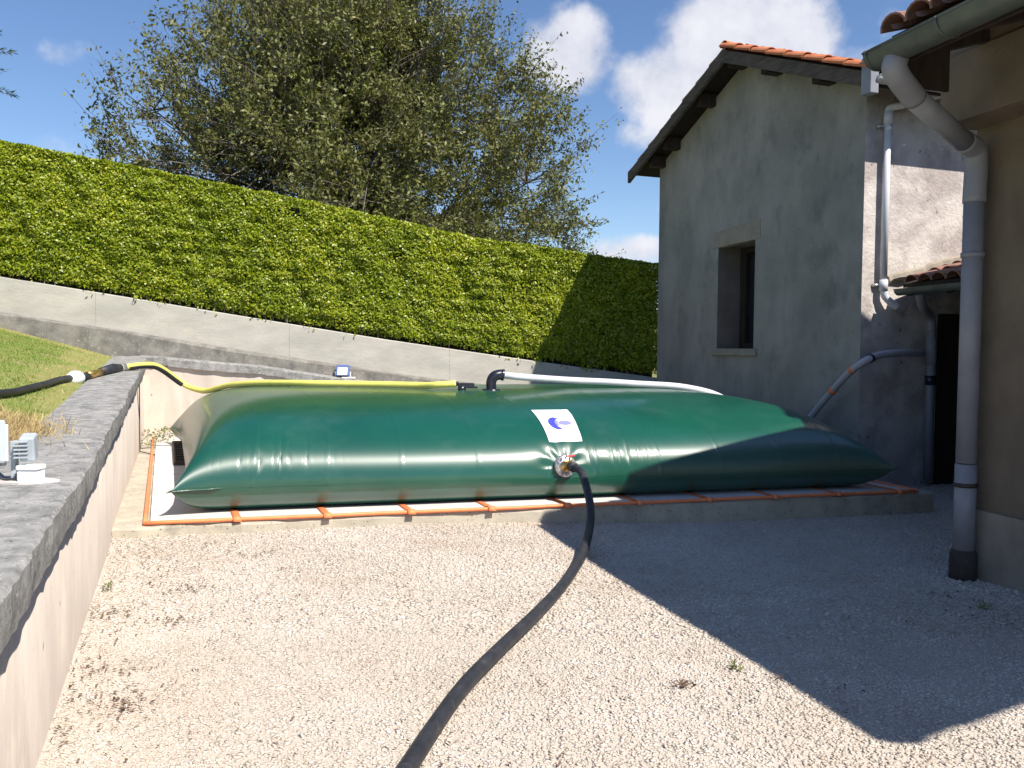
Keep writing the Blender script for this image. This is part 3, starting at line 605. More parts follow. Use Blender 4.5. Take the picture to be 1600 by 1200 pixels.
gu = MB(); half_gutter(gu, H(-EOV-.07, -OV, 4.80), H(-EOV-.07, 7, 4.78), (-H.a.x, -H.a.y, 0), .075); gu.build('gutter', 'zinc_light', t, True)
pp = MB(); pp.tube([H(-.075, .27, 4.58), H(-.075, .27, 2.44)], .042, 16); dp = pp.build('downpipe', 'pvc_white', t, True)
pp = MB(); pp.tube([H(-.075, .27, 4.42), H(-.075, .27, 4.58)], .052, 16); pp.build('collar', 'pvc_white', dp, True)
pp = MB(); pp.tube([H(-.075, .27, 2.50), H(-.075, .27, 2.36)], .052, 16); pp.build('collar', 'pvc_white', dp, True)
pp = MB(); pp.tube(smooth_path([H(-.075, .27, 2.44), H(-.08, .29, 2.30), H(-.10, .37, 2.22), H(-.12, .45, 2.16)]), .045, 14); pp.build('elbow', 'pvc_white', dp, True)
pp = MB(); pp.tube(smooth_path([H(-.075, .27, 4.55), H(-.085, .29, 4.62), H(-.16, .45, 4.66), H(-.27, .68, 4.73), H(-.42, 1.0, 4.83)]), .045, 14); pp.build('offset_arm', 'pvc_white', dp, True)
for z in (4.40, 2.43):
    pp = MB(); pp.tube([H(.0, .16, z), H(-.05, .20, z)], .022, 8); pp.tube([H(-.05, .19, z), H(-.075, .27, z)], .012, 6); pp.build('clamp', 'steel', dp, True)
z_ = MB(); H.box(z_, -EOV-.02, -EOV+.0, -OV+.05, 7, 4.70, rz(-EOV)-.002); z_.build('fascia', 'dark_timber', t)
# dark plank door added to deepen the shade in the covered passage
d_ = MB(); H.box(d_, -.012, .05, 1.24, 3.0, -.2, 2.10); do_ = d_.build('shade_door', 'dark_timber', t)
for k in range(7):
    d_ = MB(); H.box(d_, -.035, -.013, 1.25+k*.25, 1.495+k*.25, -.15, 2.1); d_.build('plank', 'dark_timber', do_, bevel=.004)
# short grey downpipe by the passage, fed from the passage gutter
t = empty('rain_pipe', H(-.12, 1.02, 0), 'thin grey rainwater downpipe against the house wall in the shaded passage', 'pipe')
pp = MB(); pp.tube([H(-.12, 1.02, -.05), H(-.12, 1.02, 1.9)], .055, 14); pp.build('pipe', 'pvc_grey', t, True)
pp = MB(); pp.tube([H(-.12, 1.02, 1.18), H(-.12, 1.02, 1.30)], .066, 14); pp.build('collar', 'black_plastic', t, True)
pp = MB(); pp.tube(smooth_path([H(-.12, 1.02, 1.88), H(-.14, .96, 2.05), H(-.28, .70, 2.16), H(-.35, .58, 2.32)]), .055, 14); pp.build('elbow', 'pvc_grey', t, True)
pp = MB(); pp.tube([H(-.12, 1.02, 1.44), H(-.12, 1.02, 1.78)], .068, 14); pp.build('collector', 'pvc_grey', t, True)

# ------------------------------------------------------------------ covered passage between the two buildings
B = Frame(0, 0, -16.3); mL = .27
t = passage = empty('passage_roof', B(7, 7.6, 0), 'small tiled lean-to roof with a grey gutter joining the two buildings', 'roof')
a0, a1 = 5.10, 8.62; b0, b1 = 7.62, 10.2; z0 = 2.40
def az1(b): return (10.44+ (b-7.6)*.0) * .0+8.75+ (b-7.62)*.08
r_ = MB(); r_.hexa([B(a0, b0, z0), B(a0, b1, z0+mL*(b1-b0)), B(8.95, b1, z0+mL*(b1-b0)), B(8.66, b0, z0)], [B(a0, b0, z0+.05), B(a0, b1, z0+.05+mL*(b1-b0)), B(8.95, b1, z0+.05+mL*(b1-b0)), B(8.66, b0, z0+.05)]); r_.build('roof_deck', 'dark_timber', t)
upl = Vector((B.b.x, B.b.y, mL)).normalized()
for i in range(16):
    for k in range(5):
        b = b0-.07+k*.38; lay_tile(OTILE, passage, B(a0+.12+i*.215+k*.03, b, z0+.07+mL*(b-b0)), upl, Vector((B.a.x, B.a.y, 0)))
gu = MB(); half_gutter(gu, B(a0+.1, b0-.12, z0-.015), B(8.60, b0-.12, z0-.03), (-B.b.x, -B.b.y, 0), .075); gu.build('gutter', 'zinc', t, True)
mo = MB(); pts = []                                         # mortar fillet where the tiles meet the wall
for k in range(26):
    v = .34+k*.09; c = H(-.03+random.uniform(-.012, .012), v, 2.47+(v-.40)*mL+.04+random.uniform(-.012, .012)); pts.append(c)
mo.tube(pts, [.06+random.uniform(-.015, .015) for _ in pts], 7); mo.build('mortar_fillet', 'quoin', t)
for i in range(6):
    a = a0+.3+i*.62; p_ = MB(); p_.hexa([B(a, b0-.02, z0-.11), B(a, b1, z0-.11+mL*(b1-b0)), B(a+.07, b1, z0-.11+mL*(b1-b0)), B(a+.07, b0-.02, z0-.11)], [B(a, b0-.02, z0-.004), B(a, b1, z0-.004+mL*(b1-b0)), B(a+.07, b1, z0-.004+mL*(b1-b0)), B(a+.07, b0-.02, z0-.004)]); p_.build('rafter', 'dark_timber', t)
t = empty('passage_wall', B(7, 10.3, 0), 'dark wall closing the back of the covered passage', 'wall')
w_ = MB(); B.box(w_, 5.2, 9.4, 10.25, 10.5, -.4, 3.9); w_.build('wall_face', 'house_wall', t)

# ------------------------------------------------------------------ near building on the right
t = nearb = empty('eaves_building', B(4.9, 5.1, 0), 'brown rendered building at the right edge with deep eaves and a lichened gutter', 'building')
A0, A1 = .35, 5.07; AR = 4.70; bW = 5.09; bG = 3.93; zG = 3.60; mR = .30; bR = bG+3.34
w_ = MB(); B.box(w_, A0, A1, bW, bR+3.3, .43, 3.75); w_.build('wall', 'house_wall', t)
w_ = MB(); B.box(w_, A0-.01, A1+.012, bW-.022, bR+3.3, -.5, .428); w_.build('plinth', 'plinth', t, bevel=.006)
w_ = MB(); B.box(w_, A0, A1+.02, bW-.33, bW-.002, 3.26, 3.74); w_.build('eaves_beam', 'house_wall', t, bevel=.008)
rz2 = lambda b: zG+.03+mR*(b-bG)
r_ = MB(); r_.prism([B(A0-.1, bG+.06, rz2(bG+.06)), B(A0-.1, bR, rz2(bR)), B(A0-.1, bR+3.4, rz2(bG+.06)), B(A0-.1, bR+3.4, rz2(bG+.06)+.04), B(A0-.1, bR, rz2(bR)+.05), B(A0-.1, bG+.06, rz2(bG+.06)+.05)], (B.a.x*(AR-A0+.10), B.a.y*(AR-A0+.10), 0)); r_.build('roof', 'dark_timber', t)
vb_ = MB(); vb_.prism([B(AR-.03, bG+.12, zG-.13), B(AR-.03, bG+.30, zG-.23), B(AR-.03, 4.44, zG-.23), B(AR-.03, 4.44, rz2(4.44)-.005), B(AR-.03, bG+.12, rz2(bG+.12)-.005)], (B.a.x*.025, B.a.y*.025, 0)); vb_.build('verge_board', 'dark_timber', t)
g_ = MB(); g_.prism([B(A0+.001, bW-.3, 3.742), B(A0+.001, bR+3.3, 3.752), B(A0+.001, bR+3.2, rz2(bG+.2)-.01), B(A0+.001, bR, rz2(bR)-.01), B(A0+.001, bW-.3, rz2(bW-.3)-.01)], (B.a.x*(A1-A0-.002), B.a.y*(A1-A0-.002), 0)); g_.build('gable', 'house_wall', t)
fa = MB(); B.box(fa, A0-.08, AR-.035, bG+.085, bG+.11, zG-.10, zG+.05); fa.build('fascia', 'dark_timber', t)
for i in range(9):
    a = A0+.1+i*.53; p_ = MB(); p_.hexa([B(a, bG+.115, rz2(bG+.1)-.12), B(a, bW-.3, rz2(bW-.3)-.13), B(a+.08, bW-.3, rz2(bW-.3)-.13), B(a+.08, bG+.115, rz2(bG+.1)-.12)], [B(a, bG+.115, rz2(bG+.1)-.004), B(a, bW-.3, rz2(bW-.3)-.004), B(a+.08, bW-.3, rz2(bW-.3)-.004), B(a+.08, bG+.115, rz2(bG+.1)-.004)]); p_.build('rafter', 'dark_timber', t)
upr = Vector((B.b.x, B.b.y, mR)).normalized(); sda = Vector((B.a.x, B.a.y, 0))
ncol = 21; pw = (AR-A0+.12)/ncol
for i in range(ncol+1):
    for k in range(9):
        b = bG+.02+k*.385; lay_tile(OTILE, nearb, B(AR-i*pw-.06, b, rz2(b)+.085), upr, sda, .01)
ub = MB()
for i in range(ncol):
    a = AR-.06-(i+.5)*pw
    ub.grid([[B(a+.1*math.cos(q), b, rz2(b)+.115-.055*math.sin(q)) for q in np.linspace(0, math.pi, 6)] for b in (bG-.01, bR)])
tag(ub.build('channel_tiles', 'old_tile', t), kind='stuff')
for k in range(12): lay_tile(OTILE, nearb, B(A0-.1+k*.41, bR, rz2(bR)+.19), Vector((B.a.x, B.a.y, 0)), Vector((B.b.x, B.b.y, 0)))
gu = MB(); half_gutter(gu, B(A0-.12, bG-.04, zG-.01), B(AR+.03, bG-.04, zG-.03), (-B.b.x, -B.b.y, 0), .105); gut = gu.build('gutter', 'zinc', t, True)
for i in range(8):
    a = A0+.15+i*.6; s_ = MB(); q_ = [Vector(B(a, bG-.04+.112*math.cos(w), zG-.02-.112*math.sin(w))) for w in np.linspace(0, math.pi, 10)]; s_.tube(q_, .009, 5); s_.build('bracket', 'zinc', gut, True)
# big downpipe: outlet, bend, raking length, bend, straight length
ol = B(AR-.16, bG-.04, zG-.10)
ex = (3.385, 6.165)
P1 = Vector(ol); P2 = P1+Vector((0, 0, -.16)); P4 = Vector((ex[0], ex[1], 2.95)); P3 = P4+Vector((0, 0, .12))
dpp = MB().tube([Vector((ex[0], ex[1], z)) for z in (2.78, .78)], .071, 24).build('downpipe', 'pvc_grey', t, True)
MB().tube(smooth_path([P1, P2+Vector((0, 0, .06)), P2.lerp(P3, .22)], 10), .077, 20).build('outlet_bend', 'pvc_grey', dpp, True)
MB().tube([P2.lerp(P3, .20), P2.lerp(P3, .86)], .072, 20).build('raking_pipe', 'pvc_grey', dpp, True)
MB().tube(smooth_path([P2.lerp(P3, .84), P3+Vector((0, 0, -.02)), Vector((ex[0], ex[1], 2.70))], 10), .079, 20).build('lower_bend', 'pvc_grey', dpp, True)
MB().tube([Vector((ex[0], ex[1], z)) for z in (.77, .12)], .075, 24).build('foot_pipe', 'pvc_white', dpp, True).data.materials[0] = M['pvc_grey']
MB().tube([Vector((ex[0], ex[1], z)) for z in (.60, .632)], .081, 24).build('clamp', 'iron', dpp, True)
MB().tube([Vector((ex[0], ex[1], z)) for z in (2.30, 2.335)], .080, 24).build('clamp', 'pvc_grey', dpp, True)
MB().tube([Vector((ex[0], ex[1], z)) for z in (.13, .10, -.2)], [.080, .092, .098], 24).build('ground_socket', 'iron', dpp, True)
for z in (.61, 2.315): MB().tube([Vector((ex[0]+.03, ex[1], z)), Vector(B(4.97, bW+.0, z))], .012, 6).build('holdfast', 'iron', dpp)
# taller block beyond, outside the picture, whose shade falls on the tank and the house
t = empty('tall_annex', (7.8, 6.4, 0), 'taller rendered block standing behind the near building, out of view', 'building')
w_ = MB(); w_.hexa([(6.75, 5.6, -.5), (9.5, 5.6, -.5), (9.5, 7.35, -.5), (6.75, 7.35, -.5)], [(6.75, 5.6, 7.2), (9.5, 5.6, 7.2), (9.5, 7.35, 7.2), (6.75, 7.35, 7.2)]); w_.build('wall', 'house_wall', t)
w_ = MB(); w_.hexa([(6.7, 5.5, 7.203), (9.6, 5.5, 7.203), (9.6, 7.42, 7.203), (6.7, 7.42, 7.203)], [(6.7, 5.5, 7.3), (9.6, 5.5, 7.3), (9.6, 7.42, 7.3), (6.7, 7.42, 7.3)]); w_.build('roof', 'old_tile', t)

# ------------------------------------------------------------------ pad of white boards with an orange rim
t = pad = empty('board_pad', padp(0, 0, .088), 'low pad of white boards edged and taped in orange beneath the green tank', 'pad')
Wf = (PFR-PFL).length; ucut = [0, .068]
du = .745/Wf; u0 = .71/Wf
us = [0.0]+[u0+i*du for i in range(10)]+[1.0]
vcut = [0, .205, .40, .555, .745, 1.0]
zt = .116
for i in range(len(us)-1):
    for j in range(len(vcut)-1):
        ua, ub_ = us[i], us[i+1]; va, vb = vcut[j], vcut[j+1]; gp = .0026
        mb = MB(); zz = zt+random.uniform(-.002, .002)
        mb.hexa([padp(ua+gp*.5, va+gp, .089), padp(ub_-gp*.5, va+gp, .089), padp(ub_-gp*.5, vb-gp, .089), padp(ua+gp*.5, vb-gp, .089)], [padp(ua+gp*.5, va+gp, zz), padp(ub_-gp*.5, va+gp, zz), padp(ub_-gp*.5, vb-gp, zz), padp(ua+gp*.5, vb-gp, zz)])
        mb.build('board', 'board', t)
def rim(pts, name): 
    return MB().tube(pts, .018, 8).build(name, 'orange', t, True)
fr = [padp(u, -.006+random.uniform(-.0006, .0006), .112) for u in np.linspace(-.004, 1.0, 40)]; rim(fr, 'edge_strip')
rim([padp(-.004, v, .112) for v in np.linspace(-.006, 1.0, 20)], 'edge_strip'); rim([padp(1.004, v, .112) for v in np.linspace(-.006, 1.0, 20)], 'edge_strip')
hw = .034/Wf
for u in us[1:-1]:
    k = random.uniform(-.0012, .0012)
    mb = MB(); ps = [(-.0135, .098), (-.0115, .128), (-.008, .135), (-.004, .136), (.004, zt+.006), (.2, zt+.005)]
    mb.grid([[padp(u+k-hw, v, z+.001) for v, z in ps], [padp(u+k, v, z+.003) for v, z in ps], [padp(u+k+hw, v, z+.001) for v, z in ps]]); so_ = mb.build('tape', 'orange', t, True)
    md = so_.modifiers.new('thick', 'SOLIDIFY'); md.thickness = .002; md.offset = 1
# drain grating on the boards, left end of the tank
t = empty('drain_grate', padp(.045, .55, .12), 'dark slotted grating lying on the white boards left of the tank', 'grate')
g_ = MB(); gu0, gu1, gv0, gv1 = .030, .095, .50, .86
def gq(u, v, z): return padp(u+.012*0, v, z)
for (ua, ub_, va, vb) in ((gu0, gu0+.004, gv0, gv1), (gu1-.004, gu1, gv0, gv1), (gu0+.004, gu1-.004, gv0, gv0+.004), (gu0+.004, gu1-.004, gv1-.004, gv1)):
    g_.hexa([gq(ua, va, .122), gq(ub_, va, .122), gq(ub_, vb, .122), gq(ua, vb, .122)], [gq(ua, va, .16), gq(ub_, va, .16), gq(ub_, vb, .16), gq(ua, vb, .16)])
g_.build('frame', 'iron', t)
for k in range(9):
    v = gv0+.015+k*(gv1-gv0-.02)/9; b_ = MB(); b_.hexa([gq(gu0+.004, v, .126), gq(gu1-.004, v, .126), gq(gu1-.004, v+.012, .126), gq(gu0+.004, v+.012, .126)], [gq(gu0+.004, v, .158), gq(gu1-.004, v, .158), gq(gu1-.004, v+.012, .158), gq(gu0+.004, v+.012, .158)]); b_.build('bar', 'iron', t)

# ------------------------------------------------------------------ the tank
TFL = np.array([-2.92, 7.10]); TFR = np.array([4.10, 8.86]); TBL = np.array([-5.20, 12.62]); TBR = np.array([1.9, 14.4])
TN = np.array([fn_.x, fn_.y, 0.])                           # outward normal of the front
ZS = .345; HU = .76
def tplan(s, t_):
    a = 1-.040*(1-np.abs(t_)**16); b = 1-.040*(1-np.abs(s)**10); s2 = s*a; t2 = t_*b; u = ((t2+1)/2)[..., None]; v = ((s2+1)/2)[..., None]
    return (TFL*(1-u)+TFR*u)*(1-v)+(TBL*(1-u)+TBR*u)*v
SEAMS = [-.82, -.64, -.45, -.245, -.05, .08, .27, .46, .65, .84]
def ttop(s, t_):
    s = np.asarray(s, float); t_ = np.asarray(t_, float); s, t_ = np.broadcast_arrays(s, t_)
    p = tplan(s, t_); fs = np.maximum(0, 1-np.abs(s)**(3.35+3.5*np.abs(t_)**6))**.48; ft = np.maximum(0, 1-np.abs(t_)**9)**.46
    z = ZS+HU*fs*ft
    P = np.concatenate([p, z[..., None]], -1)
    xm = t_*3.62                                            # metres along the front
    front = (s < 0)
    # bunches of small vertical creases: left end, right of the valve
    hgt = np.exp(-((z-.60)/.13)**2)*front
    w = 0
    for (c, wd, amp, fr_, ph) in ((-2.78, .34, .012, 72, 0), (-2.35, .15, .004, 60, 1), (.34, .10, .015, 80, .5), (.58, .18, .015, 70, 2), (.86, .10, .005, 60, 1)):
        e = np.exp(-((xm-c)/wd)**2)
        xx = xm+.012*np.sin(z*14+c)+.02*np.sin(xm*9)
        w = w-1.7*amp*e*((1-np.abs(np.sin(xx*fr_*.42+ph+.8*np.sin(xm*23))))**2.2*(.7+.5*np.sin(xm*31+c))-.12)
    w = w*hgt
    # pull towards the valve
    r2 = ((xm+.02)/.26)**2+((z-.47)/.17)**2
    w = w-.026*np.exp(-r2)*front
    ang = np.arctan2(z-.47, xm+.02); rr = np.sqrt(((xm+.02))**2+(z-.47)**2)
    w = w+.006*np.exp(-((rr-.17)/.09)**2)*np.cos(ang*9+.4)*(z > .42)*front
    for sm in SEAMS:                                        # overlapped welds
        w = w+.0028*(1/(1+np.exp(-(t_-sm)/.0006))-1/(1+np.exp(-(t_-sm-.010)/.0006)))
    # long, soft undulation
    w = w+.005*np.sin(xm*2.1+.5)*np.exp(-((z-.55)/.3)**2)*front
    nn = np.stack([TN[0]*.75*front, TN[1]*.75*front, .55+0*z], -1)
    P = P+nn*w[..., None]
    return P
def tbot(s, t_):
    p = tplan(s, t_); f = np.sqrt(np.maximum(0, 1-np.abs(s)**26))*np.sqrt(np.maximum(0, 1-np.abs(t_)**34))
    z = np.maximum(ZS-.30*f**.8*1.0, zt+.006)
    z = ZS-(ZS-.126)*np.minimum(1, 1.08*f)
    return np.concatenate([p, z[..., None]], -1)
t = tank = empty('bladder_tank', ((TFL[0]+TFR[0])/2, (TFL[1]+TFR[1])/2, .118), 'huge swollen dark green pillow tank lying on the white pad', 'tank')
sv = np.sin(np.linspace(-1, 1, 170)*math.pi/2); sv = np.sign(sv)*(1-(1-np.abs(sv))**1.0); tv = np.concatenate([np.sin(np.linspace(-1, -.8, 60)*math.pi/2)[:-1], np.linspace(math.sin(-.8*math.pi/2), math.sin(.8*math.pi/2), 760), np.sin(np.linspace(.8, 1, 40)*math.pi/2)[1:]])
Sg, Tg = np.meshgrid(sv, tv, indexing='ij'); PT = ttop(Sg, Tg)
sb = np.sin(np.linspace(-1, 1, 60)*math.pi/2); 
def np_mesh(name, G, m_, parent, flip=False):
    a, b, _ = G.shape; o0 = np.array(wloc(parent)); me = bpy.data.meshes.new(name); V_ = (G-o0).reshape(-1, 3); i = np.arange(a*b).reshape(a, b)
    q = np.stack([i[:-1, :-1], i[:-1, 1:], i[1:, 1:], i[1:, :-1]], -1).reshape(-1, 4)
    if flip: q = q[:, ::-1]
    me.vertices.add(len(V_)); me.vertices.foreach_set('co', V_.reshape(-1).astype(np.float32)); me.loops.add(q.size); me.loops.foreach_set('vertex_index', q.reshape(-1).astype(np.int32))
    me.polygons.add(len(q)); me.polygons.foreach_set('loop_start', (np.arange(len(q))*4).astype(np.int32)); me.polygons.foreach_set('loop_total', np.full(len(q), 4, np.int32)); me.polygons.foreach_set('use_smooth', np.ones(len(q), bool))
    me.update(calc_edges=True); me.materials.append(M[m_]); return link(name, me, parent)
# one closed skin: upper and lower sheet in one mesh
body = np_mesh('body', PT, 'tarp', tank)
sv2 = np.sign(sb)*(1-(1-np.abs(sb))**1.6); SB, TB = np.meshgrid(sv2, np.concatenate([-1+((np.arange(18)/18)**2)*.06, np.linspace(-.94, .94, 120), 1-((np.arange(18)/18)**2)[::-1]*.06]), indexing='ij')
np_mesh('underside', tbot(SB, TB), 'tarp', tank, True)
# welded seam along the edge
el = []
for t_ in np.linspace(-1, 1, 120): el.append(np.array([*tplan(np.array(-1.), np.array(t_)), ZS]))
for s_ in np.linspace(-1, 1, 80)[1:]: el.append(np.array([*tplan(np.array(s_), np.array(1.)), ZS]))
for t_ in np.linspace(1, -1, 120)[1:]: el.append(np.array([*tplan(np.array(1.), np.array(t_)), ZS]))
for s_ in np.linspace(1, -1, 80)[1:]: el.append(np.array([*tplan(np.array(s_), np.array(-1.)), ZS]))
c0 = np.array([(TFL[0]+TBR[0])/2, (TFL[1]+TBR[1])/2, ZS]); in_ = []; ou_ = []
for i_, p in enumerate(el):
    d_ = (p-c0)/np.linalg.norm(p-c0); in_.append(p-d_*.01+np.array([0, 0, .004])); ou_.append(p+d_*(.006 if min(abs(i_-k) for k in (0, 119, 198, 317, 396)) > 6 else .05)+np.array([0, 0, .002]))
for k in (0, 119, 198, 317):                                # only the four ears show their welds
    ii = [(k+q) % len(in_) for q in range(-7, 8)]
    MB().grid([[in_[q] for q in ii], [ou_[q] for q in ii]]).build('corner_ear', 'tarp', tank, True).modifiers.new('thick', 'SOLIDIFY').thickness = .006
# label
def patch(name, uvpoly_rows, m_, parent, lift):
    (s0, s1, t0, t1) = (-.745, -.943, -.020, .0945)
    G = []
    for row in uvpoly_rows:
        r_ = []
        for (u, v) in row:
            s_ = s0+(s1-s0)*(v**.85); tt = (t0+(t1-t0)*u)-(.012+.018*u)*v
            p = ttop(np.array(s_), np.array(tt)); n1 = ttop(np.array(s_+.004), np.array(tt))-p; n2 = ttop(np.array(s_), np.array(tt+.004))-p; nn = np.cross(n2, n1); nn /= np.linalg.norm(nn); nn *= np.sign(nn[2])
            r_.append(p+nn*lift)
        G.append(r_)
    return MB().grid(G).build(name, m_, parent, True)
lab = patch('label', [[(u, v) for u in np.linspace(0, 1, 22)] for v in np.linspace(0, 1, 26)], 'white_label', tank, .005)
tag(lab, 'white rectangular label with a blue crescent emblem')
# emblem: outer crescent, small inner crescent, flat ellipse
def crescent(cx, cy, rx, ry, dx, k_, a0_, a1_, n_=20):
    o_, i_ = [], []
    for q in np.linspace(a0_, a1_, n_):
        o_.append((cx-rx*math.cos(q), cy+ry*math.sin(q))); i_.append((cx+dx-rx*k_*math.cos(q), cy+ry*k_*math.sin(q)*1.02+.012))
    return [o_, i_]
patch('emblem', crescent(.46, .50, .25, .21, .12, .74, -1.45, 1.5), 'blue_print', lab, .008)
patch('emblem', crescent(.49, .50, .10, .10, .055, .7, -1.2, 1.2), 'pale_print', lab, .008)
patch('emblem', [[(.68+.19*math.cos(q)*r_, .50+.075*math.sin(q)*r_) for q in np.linspace(0, 6.2832, 24)] for r_ in (.02, .5, 1)], 'pale_print', lab, .008)
# outlet flange, brass valve with red lever
FC = ttop(np.array(-.997), np.array(-.005)); fo = Vector((FC[0], FC[1], .462))+Vector(TN)*.035
nv = Vector((TN[0], TN[1], .10)).normalized()
fl = MB(); fl.tube([fo-nv*.05, fo, fo+nv*.012], [.108, .108, .104], 32); fo_ = fl.build('flange', 'steel', tank, True)
for k in range(12):
    a = k*math.pi/6; sdv = nv.cross(Vector((0, 0, 1))).normalized(); upv = sdv.cross(nv); p = fo+(sdv*math.cos(a)+upv*math.sin(a))*.086; MB().tube([p+nv*.008, p+nv*.028], .010, 6).build('bolt', 'steel', fo_)
MB().tube([fo+nv*.0, fo+nv*.03], [.06, .05], 20).build('boss', 'brass', fo_, True)
sdv = nv.cross(Vector((0, 0, 1))).normalized()
if sdv.x < 0: sdv = -sdv
vp = fo+sdv*.02
vb = MB().tube([vp+nv*.03+Vector((0, 0, .0)), vp+nv*.06, vp+nv*.075, vp+nv*.11], [.032, .032, .045, .042], 14).tube([vp+nv*.085+Vector((0, 0, .02)), vp+nv*.085+Vector((0, 0, .085))], [.024, .016], 12).build('valve', 'brass', tank, True)
hb = MB(); c = vp+nv*.085+Vector((0, 0, .092)); hb.hexa([c-sdv*.045-nv*.012, c+sdv*.05-nv*.012, c+sdv*.05+nv*.012, c-sdv*.045+nv*.012], [c-sdv*.045-nv*.012+Vector((0, 0, .016)), c+sdv*.05-nv*.012+Vector((0, 0, .016)), c+sdv*.05+nv*.012+Vector((0, 0, .016)), c-sdv*.045+nv*.012+Vector((0, 0, .016))]); hb.build('handle', 'red', vb, bevel=.004)
# top fittings
q = ttop(np.array(-.26), np.array(.0)); tp = Vector(q)
MB().tube([tp+Vector((0, 0, -.02)), tp+Vector((0, 0, .014))], [.115, .105], 24).build('vent_base', 'black_plastic', tank, True)
path = smooth_path([tp+Vector((0, 0, .0)), tp+Vector((0, 0, .10)), tp+Vector((.035, 0, .165)), tp+Vector((.10, .02, .185)), tp+Vector((.15, .03, .18))], 6)
MB().tube(path, [.062]*(len(path)-4)+[.070]*4, 18).build('vent_elbow', 'black_plastic', tank, True)
q2 = ttop(np.array(-.26), np.array(-.095)); tq = Vector(q2)
MB().tube([tq+Vector((-.03, 0, -.02)), tq+Vector((-.03, 0, .05))], [.055, .045], 14).build('inlet_base', 'black_plastic', tank, True)
hb = MB(); 
for (x0_, x1_, z0_, z1_) in ((-.07, .12, .03, .085), (.0, .16, .022, .045), (-.10, -.07, .05, .10)): hb.hexa([tq+Vector((x0_, -.035, z0_)), tq+Vector((x1_, -.035, z0_)), tq+Vector((x1_, .035, z0_)), tq+Vector((x0_, .035, z0_))], [tq+Vector((x0_, -.035, z1_)), tq+Vector((x1_, -.035, z1_)), tq+Vector((x1_, .035, z1_)), tq+Vector((x0_, .035, z1_))])
hb.build('inlet_coupling', 'black_plastic', tank, bevel=.008)

# ------------------------------------------------------------------ hoses
t = empty('suction_hose', (.45, 5.9, 0), 'thick black hose dropping from the valve and crossing the gravel towards the viewer', 'hose')
h0 = vp+nv*.11
pts = [h0, h0+nv*.05+Vector((.015, 0, -.008)), h0+nv*.13+Vector((.055, -.04, -.05)), (.70, 7.52, .29), (.70, 7.25, .16), (.65, 6.9, .06), (.55, 6.36, .045), (.43, 5.8, .045), (.30, 5.3, .045), (.12, 4.72, .045), (-.06, 4.2, .045), (-.22, 3.70, .045), (-.36, 3.06, .045), (-.50, 2.3, .045), (-.7, 1.2, .045)]
pts = [Vector(p) for p in pts]
for p in pts[6:]: p.z = float(ground_z(p.x, p.y))+.058
MB().tube(smooth_path(pts, 8), .036, 18).build('hose', 'black_rubber', t, True)
MB().tube([h0-nv*.01, h0+nv*.055+Vector((.017, 0, -.008))], [.048, .047], 16).build('cuff', 'black_rubber', t, True)

t = empty('fill_hose', (-5.7, 12.0, 1.35), 'yellow hose running from the wall coping over the tank top to its inlet', 'hose')
yp = [(-5.10, 10.8, 1.31), (-4.95, 11.15, 1.345), (-4.85, 11.45, 1.31), (-4.68, 11.8, 1.07), (-4.42, 11.75, .98), (-4.0, 11.45, .95), (-3.45, 11.0, .985), (-2.6, 10.5, 1.07), (-1.7, 10.3, 1.125), (-1.15, 10.12, 1.135)]
yp = [Vector(p) for p in yp]+[tq+Vector((-.34, .0, .06)), tq+Vector((-.10, 0, .075))]
yp_s = smooth_path(yp, 8)
def lift_on_tank(pts, r_):
    Sx, Tx = np.meshgrid(np.linspace(-1, 1, 161), np.linspace(-1, 1, 161), indexing='ij'); G = ttop(Sx, Tx).reshape(-1, 3)
    out = []
    for p in pts:
        d_ = (G[:, 0]-p.x)**2+(G[:, 1]-p.y)**2; k = d_.argmin()
        z = G[k, 2]+r_*.95 if d_[k] < .01 else -9
        out.append(Vector((p.x, p.y, max(p.z, z))))
    z = [o.z for o in out]
    for _ in range(4): z = [z[0]]+[max(z[i], (z[i-1]+2*z[i]+z[i+1])/4) if False else (z[i-1]+2*z[i]+z[i+1])/4 for i in range(1, len(z)-1)]+[z[-1]]
    return [Vector((o.x, o.y, zz)) for o, zz in zip(out, z)]
yp_s = lift_on_tank(yp_s, .046)
MB().tube(yp_s, .040, 16).build('hose', 'yellow_hose', t, True)
k0 = 3; k1 = 25                                             # black tape along the underside of the first stretch
MB().tube([p+Vector((0, -.014, -.015)) for p in yp_s[k0:k1]], .036, 14).build('tape_wrap', 'black_rubber', t, True)
MB().tube([yp_s[0]+Vector((-.02, 0, 0)), yp_s[2]], [.050, .050], 14).build('clamp', 'steel', t, True)

t = empty('supply_hose', (-4.7, 8.6, 1.3), 'dark supply hose lying over the lawn and joining the yellow hose on the coping', 'hose')
sp = [(-5.10, 10.8, 1.31), (-5.06, 10.55, 1.315), (-5.02, 10.15, 1.275), (-4.98, 9.75, 1.25)]
MB().tube([Vector(p) for p in sp[:3]], [.052, .060, .055], 14).build('taped_joint', 'black_rubber', t, True)
MB().tube([Vector(sp[2]), Vector(sp[3])], [.045, .045], 14).build('brass_coupling', 'brass', t, True)
mbk = MB(); c = Vector((-4.96, 9.45, 1.225)); mbk.tube([c+Vector((0, .12, 0)), c+Vector((0, .09, 0)), c+Vector((0, .04, 0)), c+Vector((0, -.03, 0)), c+Vector((0, -.09, 0)), c+Vector((0, -.13, 0))], [.04, .065, .085, .088, .07, .03], 18); mbk.build('coupling_head', 'lamp_white', t, True)
MB().tube([c+Vector((0, .12, 0)), Vector((-4.98, 9.8, 1.25))], .04, 12).build('collar', 'black_rubber', t, True)
